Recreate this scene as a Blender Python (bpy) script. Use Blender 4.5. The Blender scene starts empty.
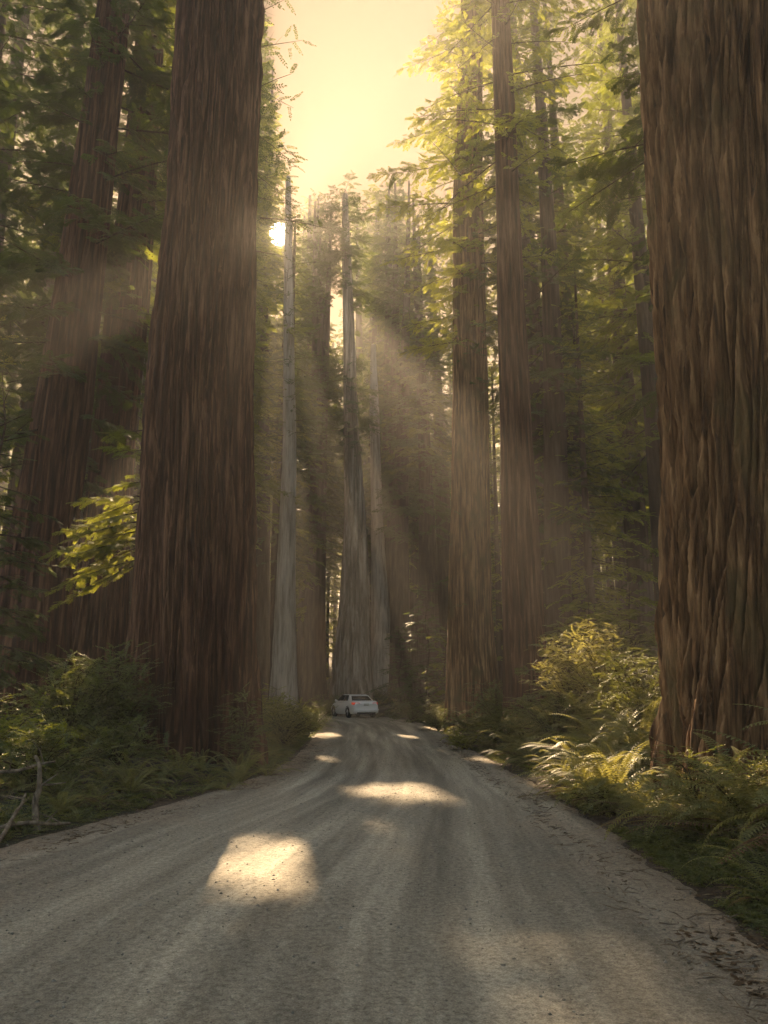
import bpy, math
import numpy as np
from math import radians, sin, cos, pi

# ------------------------------------------------------------------ camera measures
FPX, PITCH, CAMH = 769.0, radians(13.2), 1.6
SP, CP = sin(PITCH), cos(PITCH)
scene = bpy.context.scene
COL = scene.collection


def ray(px, py):
    a = (px - 384.0) / FPX
    b = (512.0 - py) / FPX
    return np.array([a, CP - b * SP, SP + b * CP])


def P(px, py, d):
    r = ray(px, py)
    return r * (d / r[1]) + np.array([0, 0, CAMH])


def depth(d, z):
    return d * CP + (z - CAMH) * SP


SUN = ray(279, 234)
SUN /= np.linalg.norm(SUN)
SUN_EL = math.asin(SUN[2])
SUN_AZ = math.atan2(SUN[0], SUN[1])


# ------------------------------------------------------------------ noise
_r = np.random.default_rng(11)
PERM = np.concatenate([_r.permutation(256)] * 3)
GR = _r.normal(size=(256, 3))
GR /= np.linalg.norm(GR, axis=1)[:, None]


def perlin(x, y, z):
    x, y, z = np.broadcast_arrays(np.asarray(x, float), np.asarray(y, float), np.asarray(z, float))
    xi, yi, zi = np.floor(x).astype(int), np.floor(y).astype(int), np.floor(z).astype(int)
    xf, yf, zf = x - xi, y - yi, z - zi
    xi &= 255; yi &= 255; zi &= 255
    u, v, w = [t * t * t * (t * (t * 6 - 15) + 10) for t in (xf, yf, zf)]
    out = 0
    for dx in (0, 1):
        for dy in (0, 1):
            for dz in (0, 1):
                h = PERM[PERM[PERM[xi + dx] + yi + dy] + zi + dz]
                g = GR[h]
                d = g[..., 0] * (xf - dx) + g[..., 1] * (yf - dy) + g[..., 2] * (zf - dz)
                out = out + d * (u if dx else 1 - u) * (v if dy else 1 - v) * (w if dz else 1 - w)
    return out * 1.5


def fbm(x, y, z, o=3):
    s, a = 0, 1.0
    for i in range(o):
        s = s + a * perlin(x * 2 ** i + 17.3 * i, y * 2 ** i, z * 2 ** i)
        a *= 0.5
    return s


def smooth(t):
    t = np.clip(t, 0, 1)
    return t * t * (3 - 2 * t)


# ------------------------------------------------------------------ terrain
YK = [-30, 0, 6, 9.5, 13, 16, 20, 30, 40, 48, 56, 64, 74, 90]
XLK = [-5.6, -5.2, -4.7, -3.9, -2.9, -2.45, -2.3, -2.6, -3.0, -4.6, -9.0, -17, -36, -80]
YR = [-30, 0, 6, 12, 18, 25, 35, 45, 52, 60, 70, 82, 95]
XRK = [3.0, 2.65, 2.5, 2.7, 2.6, 2.45, 2.3, 1.9, 0.6, -3.5, -14, -40, -90]


def xL(y): return np.interp(y, YK, XLK)
def xR(y): return np.interp(y, YR, XRK)


def H(x, y):
    x = np.asarray(x, float); y = np.asarray(y, float)
    wob = 0.22 * perlin(x * 0 + y / 1.7, 3.3, 0)
    dl = xL(y) - x + wob
    dr = x - xR(y) + wob
    h = 0.26 * smooth(dl / 1.6) + 0.03 * np.clip(dl - 1, 0, 40)
    h = h + 0.62 * smooth(dr / 2.2) + 0.095 * np.clip(dr - 1.5, 0, 40)
    d = np.maximum(np.maximum(dl, dr), 0)
    h = h + 0.16 * smooth(d / 2.0) * fbm(x / 2.6, y / 2.6, 0.5, 3) + 0.5 * smooth((d - 3) / 8) * perlin(x / 9, y / 9, 4.4)
    h = h + 0.10 * np.clip(y - 95, 0, 120)
    return h


def at_px(px, py, d):
    p = P(px, py, d); return float(p[0]), d


def h1(x, y): return float(H(np.array([x]), np.array([y]))[0])


# ------------------------------------------------------------------ mesh building
class MB:
    def __init__(s):
        s.v, s.f, s.n, s.mi = [], [], 0, {}

    def add(s, V, Fc, mi=0):
        k0 = len(s.f)
        V = np.asarray(V, np.float32).reshape(-1, 3)
        if isinstance(Fc, np.ndarray):
            s.f.append(Fc.astype(np.int64) + s.n)
        else:
            by = {}
            for f in Fc:
                by.setdefault(len(f), []).append(f)
            for k in by:
                s.f.append(np.array(by[k], np.int64) + s.n)
        s.v.append(V); s.n += len(V)
        for k in range(k0, len(s.f)): s.mi[k] = mi

    def mesh(s, name, mat, smooth_=False):
        me = bpy.data.meshes.new(name)
        V = np.concatenate(s.v) if s.v else np.zeros((0, 3), np.float32)
        me.vertices.add(len(V)); me.vertices.foreach_set('co', V.ravel())
        if s.f:
            loops = np.concatenate([f.ravel() for f in s.f]).astype(np.int32)
            tot = np.concatenate([np.full(len(f), f.shape[1]) for f in s.f]).astype(np.int32)
            start = np.concatenate([[0], np.cumsum(tot)[:-1]]).astype(np.int32)
            me.loops.add(len(loops)); me.loops.foreach_set('vertex_index', loops)
            me.polygons.add(len(tot)); me.polygons.foreach_set('loop_start', start)
            if smooth_:
                me.polygons.foreach_set('use_smooth', np.ones(len(tot), bool))
        if any(s.mi.values()):
            me.polygons.foreach_set('material_index', np.concatenate([np.full(len(f), s.mi.get(k, 0)) for k, f in enumerate(s.f)]).astype(np.int32))
        me.update(calc_edges=True)
        for m_ in (mat if isinstance(mat, (list, tuple)) else [mat]):
            if m_ is not None: me.materials.append(m_)
        return me


def link(name, me, parent=None, loc=None):
    o = bpy.data.objects.new(name, me)
    COL.objects.link(o)
    if parent is not None: o.parent = parent
    if loc is not None: o.location = loc
    return o


def tag(o, label=None, cat=None, group=None, kind=None):
    if label: o['label'] = label
    if cat: o['category'] = cat
    if group: o['group'] = group
    if kind: o['kind'] = kind
    return o


def empty(name, loc, rz=0.0):
    o = bpy.data.objects.new(name, None)
    o.empty_display_size = 0.2
    COL.objects.link(o)
    o.location = loc; o.rotation_euler = (0, 0, rz)
    return o


def tube(mb, pts, rad, n=6, mi=0):
    pts = np.asarray(pts, float); k = len(pts)
    rad = np.broadcast_to(np.asarray(rad, float), (k,))
    t = np.gradient(pts, axis=0); t /= np.linalg.norm(t, axis=1)[:, None] + 1e-9
    ref = np.array([0.13, 0.27, 0.95]) if abs(t[0][2]) < 0.8 else np.array([0.95, 0.2, 0.1])
    a = np.cross(t, ref); a /= np.linalg.norm(a, axis=1)[:, None] + 1e-9
    b = np.cross(t, a)
    th = np.arange(n) * 2 * pi / n
    V = pts[:, None, :] + rad[:, None, None] * (np.cos(th)[None, :, None] * a[:, None, :] + np.sin(th)[None, :, None] * b[:, None, :])
    i = np.arange(k - 1)[:, None] * n; j = np.arange(n)[None, :]; j2 = (j + 1) % n
    Fc = np.stack([i + j, i + j2, i + n + j2, i + n + j], -1).reshape(-1, 4)
    mb.add(V.reshape(-1, 3), Fc, mi)


def add_limbs(mb, data, org=None, rz=0.0, scl=1.0, test=True):
    """limbs of a crown; a limb that would cross a light gap has broken off, and its side twigs with it"""
    c, s = cos(rz), sin(rz)
    R = np.array([[c, -s, 0], [s, c, 0], [0, 0, 1]])
    gone = set()  # limbs left out so that they cast no shade in the sunbeams
    if test:
        allp = np.concatenate([np.linspace(p[0], p[-1], 7) for p, _, _ in data['br']])
        hit = gap_hits((allp * scl) @ R.T + np.array(org), .05).reshape(-1, 7).any(1)
        for (p, r, par), h in zip(data['br'], hit):
            if h: gone.add(id(p)); 
        for (p, r, par), h in zip(data['br'], hit):
            if h and par is None: gone.add(('m', id(p)))
    cur = None
    for pts, r, par in data['br']:
        if par is None: cur = ('m', id(pts)) in gone
        if cur or id(pts) in gone: continue
        tube(mb, pts, np.linspace(r, r * .25, len(pts)), 5 if r > .05 else 3, 1)


# ------------------------------------------------------------------ materials
def node_mat(name):
    m = bpy.data.materials.new(name); m.use_nodes = True
    nt = m.node_tree; nt.nodes.clear()
    out = nt.nodes.new('ShaderNodeOutputMaterial')
    return m, nt, out


def N(nt, t, **kw):
    n = nt.nodes.new(t)
    for k, v in kw.items():
        if k in n.inputs: n.inputs[k].default_value = v
        else: setattr(n, k, v)
    return n


def ramp(nt, fac, stops):
    r = nt.nodes.new('ShaderNodeValToRGB')
    while len(r.color_ramp.elements) < len(stops): r.color_ramp.elements.new(0.5)
    for e, (p, c) in zip(r.color_ramp.elements, stops):
        e.position = p; e.color = (*c, 1)
    nt.links.new(fac, r.inputs[0])
    return r.outputs[0]


def noise_node(nt, scale, detail=4, vec_scale=None, rough=0.55, coord='Object', dist=0.0):
    tc = nt.nodes.new('ShaderNodeTexCoord')
    n = N(nt, 'ShaderNodeTexNoise'); n.inputs['Scale'].default_value = scale
    n.inputs['Detail'].default_value = detail; n.inputs['Roughness'].default_value = rough
    n.inputs['Distortion'].default_value = dist
    src = tc.outputs[coord]
    if vec_scale:
        mp = nt.nodes.new('ShaderNodeMapping'); mp.inputs['Scale'].default_value = vec_scale
        nt.links.new(src, mp.inputs['Vector']); src = mp.outputs[0]
    nt.links.new(src, n.inputs['Vector'])
    return n.outputs['Fac']


def math_n(nt, op, a, b):
    n = nt.nodes.new('ShaderNodeMath'); n.operation = op
    for i, x in enumerate((a, b)):
        if isinstance(x, (int, float)): n.inputs[i].default_value = x
        else: nt.links.new(x, n.inputs[i])
    return n.outputs[0]


def mixc(nt, fac, a, b, blend='MIX'):
    n = nt.nodes.new('ShaderNodeMix'); n.data_type = 'RGBA'; n.blend_type = blend
    for s, x in ((n.inputs[0], fac), (n.inputs[6], a), (n.inputs[7], b)):
        if isinstance(x, (int, float)): s.default_value = x
        elif isinstance(x, tuple): s.default_value = (*x, 1)
        else: nt.links.new(x, s)
    return n.outputs[2]


def bark_mat(name, c0, c1, c2, vs=0.10, scale=9.0, bump=0.5, bd=0.03, moss=None):
    m, nt, out = node_mat(name)
    f = noise_node(nt, scale, 7, (1, 1, vs), 0.62)
    c = ramp(nt, f, [(0.36, c0), (0.5, c1), (0.66, c2)])
    big = noise_node(nt, 0.6, 3)
    c = mixc(nt, math_n(nt, 'MULTIPLY', big, 0.55), c, tuple(x * 0.45 for x in c1))
    if moss:
        mf = ramp(nt, noise_node(nt, 1.6, 6, (1, 1, .5)), [(0.52, (0, 0, 0)), (0.66, (.8, .8, .8))])
        c = mixc(nt, mf, c, moss)
    b = N(nt, 'ShaderNodeBsdfPrincipled'); b.inputs['Roughness'].default_value = 0.92
    b.inputs['Specular IOR Level'].default_value = 0.15
    nt.links.new(c, b.inputs['Base Color'])
    f2 = noise_node(nt, scale * 2.6, 6, (1, 1, vs * 1.6), 0.7)
    f3 = noise_node(nt, scale * 4.5, 4, (1, 1, 0.6), 0.6)
    bsum = math_n(nt, 'ADD', math_n(nt, 'ADD', f, f2), math_n(nt, 'MULTIPLY', f3, 0.4))
    bp = nt.nodes.new('ShaderNodeBump'); bp.inputs['Strength'].default_value = bump
    bp.inputs['Distance'].default_value = bd
    nt.links.new(bsum, bp.inputs['Height']); nt.links.new(bp.outputs[0], b.inputs['Normal'])
    nt.links.new(b.outputs[0], out.inputs[0])
    return m


def leaf_mat(name, ca, cb, trans, tw=0.45, ns=1.3, rough=0.55, spec=0.25):
    m, nt, out = node_mat(name)
    f = noise_node(nt, ns, 4)
    f2 = noise_node(nt, ns * 9, 2)
    f = math_n(nt, 'ADD', math_n(nt, 'MULTIPLY', f, 0.6), math_n(nt, 'MULTIPLY', f2, 0.4))
    c = ramp(nt, f, [(0.36, ca), (0.62, cb)])
    t = ramp(nt, f, [(0.36, tuple(x * 0.6 for x in trans)), (0.62, trans)])
    b = N(nt, 'ShaderNodeBsdfPrincipled'); b.inputs['Roughness'].default_value = rough
    b.inputs['Specular IOR Level'].default_value = spec
    nt.links.new(c, b.inputs['Base Color'])
    tr = N(nt, 'ShaderNodeBsdfTranslucent'); nt.links.new(t, tr.inputs[0])
    mx = N(nt, 'ShaderNodeMixShader'); mx.inputs[0].default_value = tw
    nt.links.new(b.outputs[0], mx.inputs[1]); nt.links.new(tr.outputs[0], mx.inputs[2])
    nt.links.new(mx.outputs[0], out.inputs[0])
    return m


def plain_mat(name, c, rough=0.6, metal=0.0, spec=0.5, coat=0.0, emit=None):
    m, nt, out = node_mat(name)
    b = N(nt, 'ShaderNodeBsdfPrincipled')
    f = noise_node(nt, 14, 3)
    cc = mixc(nt, math_n(nt, 'MULTIPLY', f, 0.35), tuple(c), tuple(x * 0.7 for x in c))
    nt.links.new(cc, b.inputs['Base Color'])
    b.inputs['Roughness'].default_value = rough; b.inputs['Metallic'].default_value = metal
    b.inputs['Specular IOR Level'].default_value = spec; b.inputs['Coat Weight'].default_value = coat
    if emit:
        b.inputs['Emission Color'].default_value = (*emit[0], 1); b.inputs['Emission Strength'].default_value = emit[1]
    nt.links.new(b.outputs[0], out.inputs[0])
    return m


M = {}
M['bark_red'] = bark_mat('redwood_bark', (.020, .009, .005), (.080, .036, .020), (.25, .135, .080), scale=8.5, vs=.055, bump=.8, bd=.04)
M['bark_brown'] = bark_mat('brown_redwood_bark', (.032, .016, .008), (.20, .108, .050), (.50, .30, .15), scale=9, vs=.06, bump=.9, bd=.045, moss=(.10, .075, .032))
M['bark_far'] = bark_mat('far_bark', (.05, .032, .022), (.10, .066, .045), (.18, .125, .088), scale=5, bd=.06)
M['bark_pale'] = bark_mat('pale_bark', (.24, .21, .17), (.45, .40, .33), (.62, .56, .47), scale=5, bd=.05)
M['wood'] = bark_mat('branch_wood', (.03, .022, .015), (.065, .046, .03), (.11, .08, .055), scale=14, vs=.5)
M['deadwood'] = bark_mat('dead_wood', (.10, .075, .05), (.19, .15, .11), (.32, .27, .20), scale=14, vs=.5, bd=.01)
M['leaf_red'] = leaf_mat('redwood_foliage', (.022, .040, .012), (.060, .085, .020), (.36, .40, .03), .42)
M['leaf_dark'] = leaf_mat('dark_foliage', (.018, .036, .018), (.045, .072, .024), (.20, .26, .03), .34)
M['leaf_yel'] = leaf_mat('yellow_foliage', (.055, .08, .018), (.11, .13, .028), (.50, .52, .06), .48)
M['leaf_shrub'] = leaf_mat('shrub_foliage', (.040, .062, .026), (.12, .145, .06), (.34, .36, .05), .35, ns=2.2, rough=.42, spec=.45)
M['leaf_fern'] = leaf_mat('fern_foliage', (.085, .105, .045), (.23, .24, .11), (.52, .48, .10), .40, ns=1.8, rough=.5, spec=.35)
M['leaf_litter'] = leaf_mat('litter', (.035, .022, .012), (.12, .075, .038), (.12, .07, .03), .1, ns=6)
M['bark_snag'] = bark_mat('weathered_snag_bark', (.11, .078, .054), (.30, .24, .18), (.58, .50, .41), scale=4, vs=.06, bump=.7, bd=.06)
M['leaf_dead'] = leaf_mat('withered_frond', (.06, .035, .018), (.17, .10, .05), (.2, .12, .05), .2, ns=3)
M['stone'] = bark_mat('stone', (.10, .095, .08), (.24, .225, .19), (.45, .42, .36), vs=1, scale=30, bd=.003)


def ground_mat():
    m, nt, out = node_mat('forest_floor')
    f = noise_node(nt, 1.3, 8, None, .65)
    c = ramp(nt, f, [(0.3, (.016, .012, .008)), (0.5, (.045, .031, .019)), (0.7, (.095, .068, .042))])
    g = ramp(nt, noise_node(nt, .35, 6), [(0.5, (0, 0, 0)), (0.62, (1, 1, 1))])
    c = mixc(nt, g, c, (.022, .034, .011))
    s = ramp(nt, noise_node(nt, 40, 3), [(0.56, (0, 0, 0)), (0.66, (.6, .6, .6))])
    c = mixc(nt, s, c, (.14, .10, .06))
    b = N(nt, 'ShaderNodeBsdfPrincipled'); b.inputs['Roughness'].default_value = .95
    nt.links.new(c, b.inputs['Base Color'])
    bp = nt.nodes.new('ShaderNodeBump'); bp.inputs['Strength'].default_value = .8; bp.inputs['Distance'].default_value = .05
    nt.links.new(math_n(nt, 'ADD', f, noise_node(nt, 14, 6)), bp.inputs['Height'])
    nt.links.new(bp.outputs[0], b.inputs['Normal']); nt.links.new(b.outputs[0], out.inputs[0])
    return m


def road_mat():
    m, nt, out = node_mat('gravel_road')
    at = nt.nodes.new('ShaderNodeAttribute'); at.attribute_name = 'across'
    sx = nt.nodes.new('ShaderNodeSeparateXYZ'); nt.links.new(at.outputs['Vector'], sx.inputs[0])
    # streaks along the direction of travel
    mp = nt.nodes.new('ShaderNodeMapping'); mp.inputs['Scale'].default_value = (11, .10, 1)
    nt.links.new(at.outputs['Vector'], mp.inputs['Vector'])
    ns = nt.nodes.new('ShaderNodeTexNoise'); ns.inputs['Scale'].default_value = 1; ns.inputs['Detail'].default_value = 4
    ns.inputs['Roughness'].default_value = .6; nt.links.new(mp.outputs[0], ns.inputs['Vector'])
    streak = ns.outputs['Fac']
    patch = noise_node(nt, .55, 6, None, .6)
    gravel = noise_node(nt, 24, 5, None, .75)
    fine = noise_node(nt, 90, 3, None, .7)
    grey = ramp(nt, streak, [(0.36, (.175, .163, .130)), (0.5, (.27, .25, .198)), (0.64, (.41, .38, .30))])
    brown = ramp(nt, patch, [(0.35, (.14, .108, .078)), (0.6, (.30, .24, .175))])
    side = math_n(nt, 'ADD', math_n(nt, 'ABSOLUTE', math_n(nt, 'SUBTRACT', sx.outputs[0], .53), 0),
                  math_n(nt, 'MULTIPLY', math_n(nt, 'SUBTRACT', patch, .5), .42))
    sf = ramp(nt, side, [(0.32, (0, 0, 0)), (0.52, (.9, .9, .9))])
    c = mixc(nt, sf, grey, brown)
    spk = ramp(nt, gravel, [(0.34, (.45, .45, .45)), (0.5, (1, 1, 1)), (0.68, (1.5, 1.5, 1.5))])
    c = mixc(nt, .75, c, spk, 'MULTIPLY')
    spk2 = ramp(nt, fine, [(0.36, (.5, .5, .5)), (0.5, (1, 1, 1)), (0.66, (1.5, 1.5, 1.5))])
    c = mixc(nt, .6, c, spk2, 'MULTIPLY')
    b = N(nt, 'ShaderNodeBsdfPrincipled'); b.inputs['Roughness'].default_value = .9
    b.inputs['Specular IOR Level'].default_value = .2
    nt.links.new(c, b.inputs['Base Color'])
    bp = nt.nodes.new('ShaderNodeBump'); bp.inputs['Strength'].default_value = .8; bp.inputs['Distance'].default_value = .02
    hh = math_n(nt, 'ADD', math_n(nt, 'MULTIPLY', gravel, 1.0), math_n(nt, 'MULTIPLY', fine, .35))
    nt.links.new(hh, bp.inputs['Height'])
    nt.links.new(bp.outputs[0], b.inputs['Normal']); nt.links.new(b.outputs[0], out.inputs[0])
    return m


# ------------------------------------------------------------------ ground and road
def grid_mesh(X, Y, Z):
    n, k = X.shape
    V = np.stack([X, Y, Z], -1).reshape(-1, 3)
    i = np.arange(n - 1)[:, None] * k; j = np.arange(k - 1)[None, :]
    return V, np.stack([i + j, i + j + 1, i + k + j + 1, i + k + j], -1).reshape(-1, 4)


def build_ground():
    xs = np.concatenate([np.linspace(-290, -45, 50), np.linspace(-44.5, -14, 62), np.linspace(-13.9, 13.9, 280), np.linspace(14, 44.5, 62), np.linspace(45, 290, 50)])
    ys = np.concatenate([np.linspace(-38, -3, 25), np.linspace(-2.9, 30, 300), np.linspace(30.2, 80, 150), np.linspace(81, 380, 80)])
    X, Y = np.meshgrid(xs, ys)
    Z = H(X, Y)
    inside = smooth(np.minimum(X - xL(Y), xR(Y) - X) / .5)
    Z = Z - .07 * inside + .02 * perlin(X * 3, Y * 3, 1) * (1 - inside)
    mb = MB(); V, Fc = grid_mesh(X, Y, Z); mb.add(V, Fc)
    o = link('ground', mb.mesh('ground', ground_mat(), True)); tag(o, kind='structure')
    # road
    v = np.concatenate([np.linspace(-30, 2.5, 40), np.linspace(2.6, 25, 520), np.linspace(25.1, 80, 260)])
    u = np.linspace(-.07, 1.07, 200)
    U, Yv = np.meshgrid(u, v)
    X = xL(Yv) + U * (xR(Yv) - xL(Yv))
    s = (U - .53)
    Z = H(X, Yv) * 1.0
    Z = Z + .012 * np.cos(s * 2 * pi * 2.2 + .9 * perlin(Yv / 14, 0.2, 0)) + .022 * fbm(X * 1.4, Yv * .5, 2.2, 4) + .007 * perlin(X * 9, Yv * 5, 7.7)
    edge = np.minimum(U + .07, 1.07 - U) / .10
    Z = Z - .10 * (1 - smooth(edge)) + .010
    mb = MB(); V, Fc = grid_mesh(X, Yv, Z); mb.add(V, Fc)
    me = mb.mesh('road', road_mat(), True)
    a = me.attributes.new('across', 'FLOAT_VECTOR', 'POINT')
    a.data.foreach_set('vector', np.stack([U, Yv * .9, U * 0], -1).astype(np.float32).ravel())
    tag(link('road', me), kind='structure')


build_ground()

# ------------------------------------------------------------------ light gaps: straight openings in the canopy along the sun's direction
GAPS = []


def gap(px, py, d, r, back=0.0):
    p = P(px, py, d)
    GAPS.append((p - SUN * back, r))


def ground_gap(px, py, r):
    rr = ray(px, py)
    t = -CAMH / rr[2]
    GAPS.append((rr * t + np.array([0, 0, CAMH]), r))


gap(279, 234, 1.0, .25, 3)
gap(279, 234, 40, 1.0)
ground_gap(250, 868, .75); ground_gap(230, 874, .5); ground_gap(274, 866, .5)
for px in (385, 412, 440, 468, 490): ground_gap(px, 793, .6)
ground_gap(425, 751, .6); ground_gap(322, 760, .5); ground_gap(400, 737, .7)
gap(560, 725, 12.6, 1.0); gap(552, 735, 15, .9); gap(600, 705, 15.5, .7); gap(660, 670, 10.4, .5); gap(655, 705, 12, .7); gap(640, 745, 10.5, .5); gap(735, 740, 8.6, .5)
gap(610, 600, 20, 1.4); gap(560, 620, 23, .9); gap(356, 700, 51, 1.5); gap(480, 730, 20, .6)
gap(578, 545, 19.5, 1.4)
gap(425, 620, 38, 1.5); gap(428, 560, 40, 1.3); gap(450, 670, 33, .8); gap(392, 600, 46, 1.3)
gap(300, 600, 38.5, 1.3); gap(283, 600, 39.5, 1.6); gap(268, 610, 46, 1.2)
gap(60, 312, 13.5, 1.1)
gap(88, 545, 19, 1.15); gap(118, 480, 19, .6)
gap(15, 720, 13, 1.0); gap(70, 685, 13, .5)
_g = np.random.default_rng(17)
for _ in range(9):
    GAPS.append((np.array([_g.uniform(-9, 7), _g.uniform(13, 44), .3]), _g.uniform(.28, .5)))
for _ in range(9):
    GAPS.append((np.array([_g.uniform(2.9, 8.5), _g.uniform(9, 25), 1.2]), _g.uniform(.35, .6)))
GP = np.array([g[0] for g in GAPS]); GRD = np.array([g[1] for g in GAPS])


def gap_hits(pts, size):
    """which of pts (n,3) lie inside any gap"""
    hit = np.zeros(len(pts), bool)
    jit = np.random.default_rng(len(pts)).uniform(-.32, .22, len(pts))
    for p, r in GAPS:
        d = pts - p
        t = d @ SUN
        q = d - t[:, None] * SUN
        hit |= (np.einsum('ij,ij->i', q, q) < (r * (1 + jit) + size) ** 2) & (t > 0.3)
    return hit


# ------------------------------------------------------------------ foliage templates
def kite(L, W, ang, base, z=0.0, droop=0.0):
    c, s = cos(ang), sin(ang)
    a = np.array([[0, 0, 0], [.45 * L, W * .5, z], [L, 0, -droop * L], [.45 * L, -W * .5, z]])
    R = np.array([[c, -s, 0], [s, c, 0], [0, 0, 1]])
    return a @ R.T + base


def spray_mid(seed, k=7, w=.085):
    r = np.random.default_rng(seed); V = []
    for i in range(k):
        u = .08 + .84 * i / (k - 1)
        for sd in (-1, 1):
            V.append(kite(.36 * (1 - .6 * u) * r.uniform(.7, 1.2), w * r.uniform(.7, 1.3), sd * radians(r.uniform(38, 68)), np.array([u, 0, -.10 * u * u]), r.uniform(-.03, .03), r.uniform(.0, .35)))
    V.append(kite(.2, w, 0, np.array([.85, 0, -.08])))
    V = np.array(V)
    return V.reshape(-1, 3), np.arange(len(V) * 4).reshape(-1, 4)


def spray_near(seed, k=7, m=7, nl=.10, nw=.032):
    r = np.random.default_rng(seed); V = []
    for i in range(k):
        u = .06 + .86 * i / (k - 1)
        for sd in (-1, 1):
            L = .40 * (1 - .6 * u) * r.uniform(.7, 1.15); an = sd * radians(r.uniform(38, 62)); dr = r.uniform(.1, .5)
            b = np.array([u, 0, -.12 * u * u])
            for q in range(m):
                t = (q + .6) / m
                pos = b + np.array([cos(an), sin(an), -dr * t]) * L * t
                for s2 in (-1, 1):
                    V.append(kite(nl * (1 - .4 * t), nw, an + s2 * radians(48), pos, 0, .15))
            V.append(kite(L, .012, an, b, 0, dr))
    V = np.array(V)
    return V.reshape(-1, 3), np.arange(len(V) * 4).reshape(-1, 4)


def spray_broad(seed, k=8, L=.17, W=.10):
    r = np.random.default_rng(seed); V = []; Fc = []; n = 0
    for i in range(k):
        u = .12 + .88 * i / (k - 1)
        for sd in ((-1, 1) if i < k - 1 else (0,)):
            an = sd * radians(r.uniform(40, 80)); ll = L * r.uniform(.65, 1.15); w = W * r.uniform(.8, 1.15); tl = r.uniform(-.5, .5)
            c, s = cos(an), sin(an)
            fold = .28 * w
            a = np.array([[0, 0, 0], [.35 * ll, w * .5, fold], [.75 * ll, w * .38, fold], [ll, 0, -.12 * ll], [.75 * ll, -w * .38, fold], [.35 * ll, -w * .5, fold]])
            ct, st = cos(tl), sin(tl)
            a = a @ np.array([[1, 0, 0], [0, ct, -st], [0, st, ct]]).T
            a = a @ np.array([[c, -s, 0], [s, c, 0], [0, 0, 1]]).T + np.array([u, 0, -.15 * u * u + r.uniform(-.03, .03)])
            V.append(a); Fc += [[n, n + 1, n + 2, n + 3], [n, n + 3, n + 4, n + 5]]; n += 6
    return np.concatenate(V), np.array(Fc)


T_MID = [spray_mid(s, 8, .115) for s in range(4)]
T_FAR = [spray_mid(s + 20, 5, .2) for s in range(3)]
T_NEAR = [spray_near(s) for s in range(4)]
T_FINE = [spray_near(s + 40, 6, 4, .16, .062) for s in range(4)]
T_BROAD = [spray_broad(s) for s in range(4)]
T_SMALL = [spray_broad(s + 30, 11, .11, .062) for s in range(4)]


def frames(X, up):
    X = X / (np.linalg.norm(X, axis=1)[:, None] + 1e-9)
    Y = np.cross(up, X); Y /= np.linalg.norm(Y, axis=1)[:, None] + 1e-9
    Z = np.cross(X, Y)
    return np.stack([X, Y, Z], -1)  # columns


def fill(mb, temps, data, rng, keep=None):
    loc, mat, sc = data['loc'], data['mat'], data['sc']
    if keep is not None: loc, mat, sc = loc[keep], mat[keep], sc[keep]
    pick = (np.arange(len(loc)) * 7919) % len(temps)
    for i, (tv, tf) in enumerate(temps):
        m = pick == i
        if not m.any(): continue
        A = mat[m] * sc[m][:, None, None]
        V = np.einsum('mij,nj->mni', A, tv) + loc[m][:, None, :]
        k = len(tv)
        Fc = (tf[None] + (np.arange(m.sum()) * k)[:, None, None]).reshape(-1, tf.shape[1])
        mb.add(V.reshape(-1, 3), Fc)


DENS = 2.3


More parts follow.
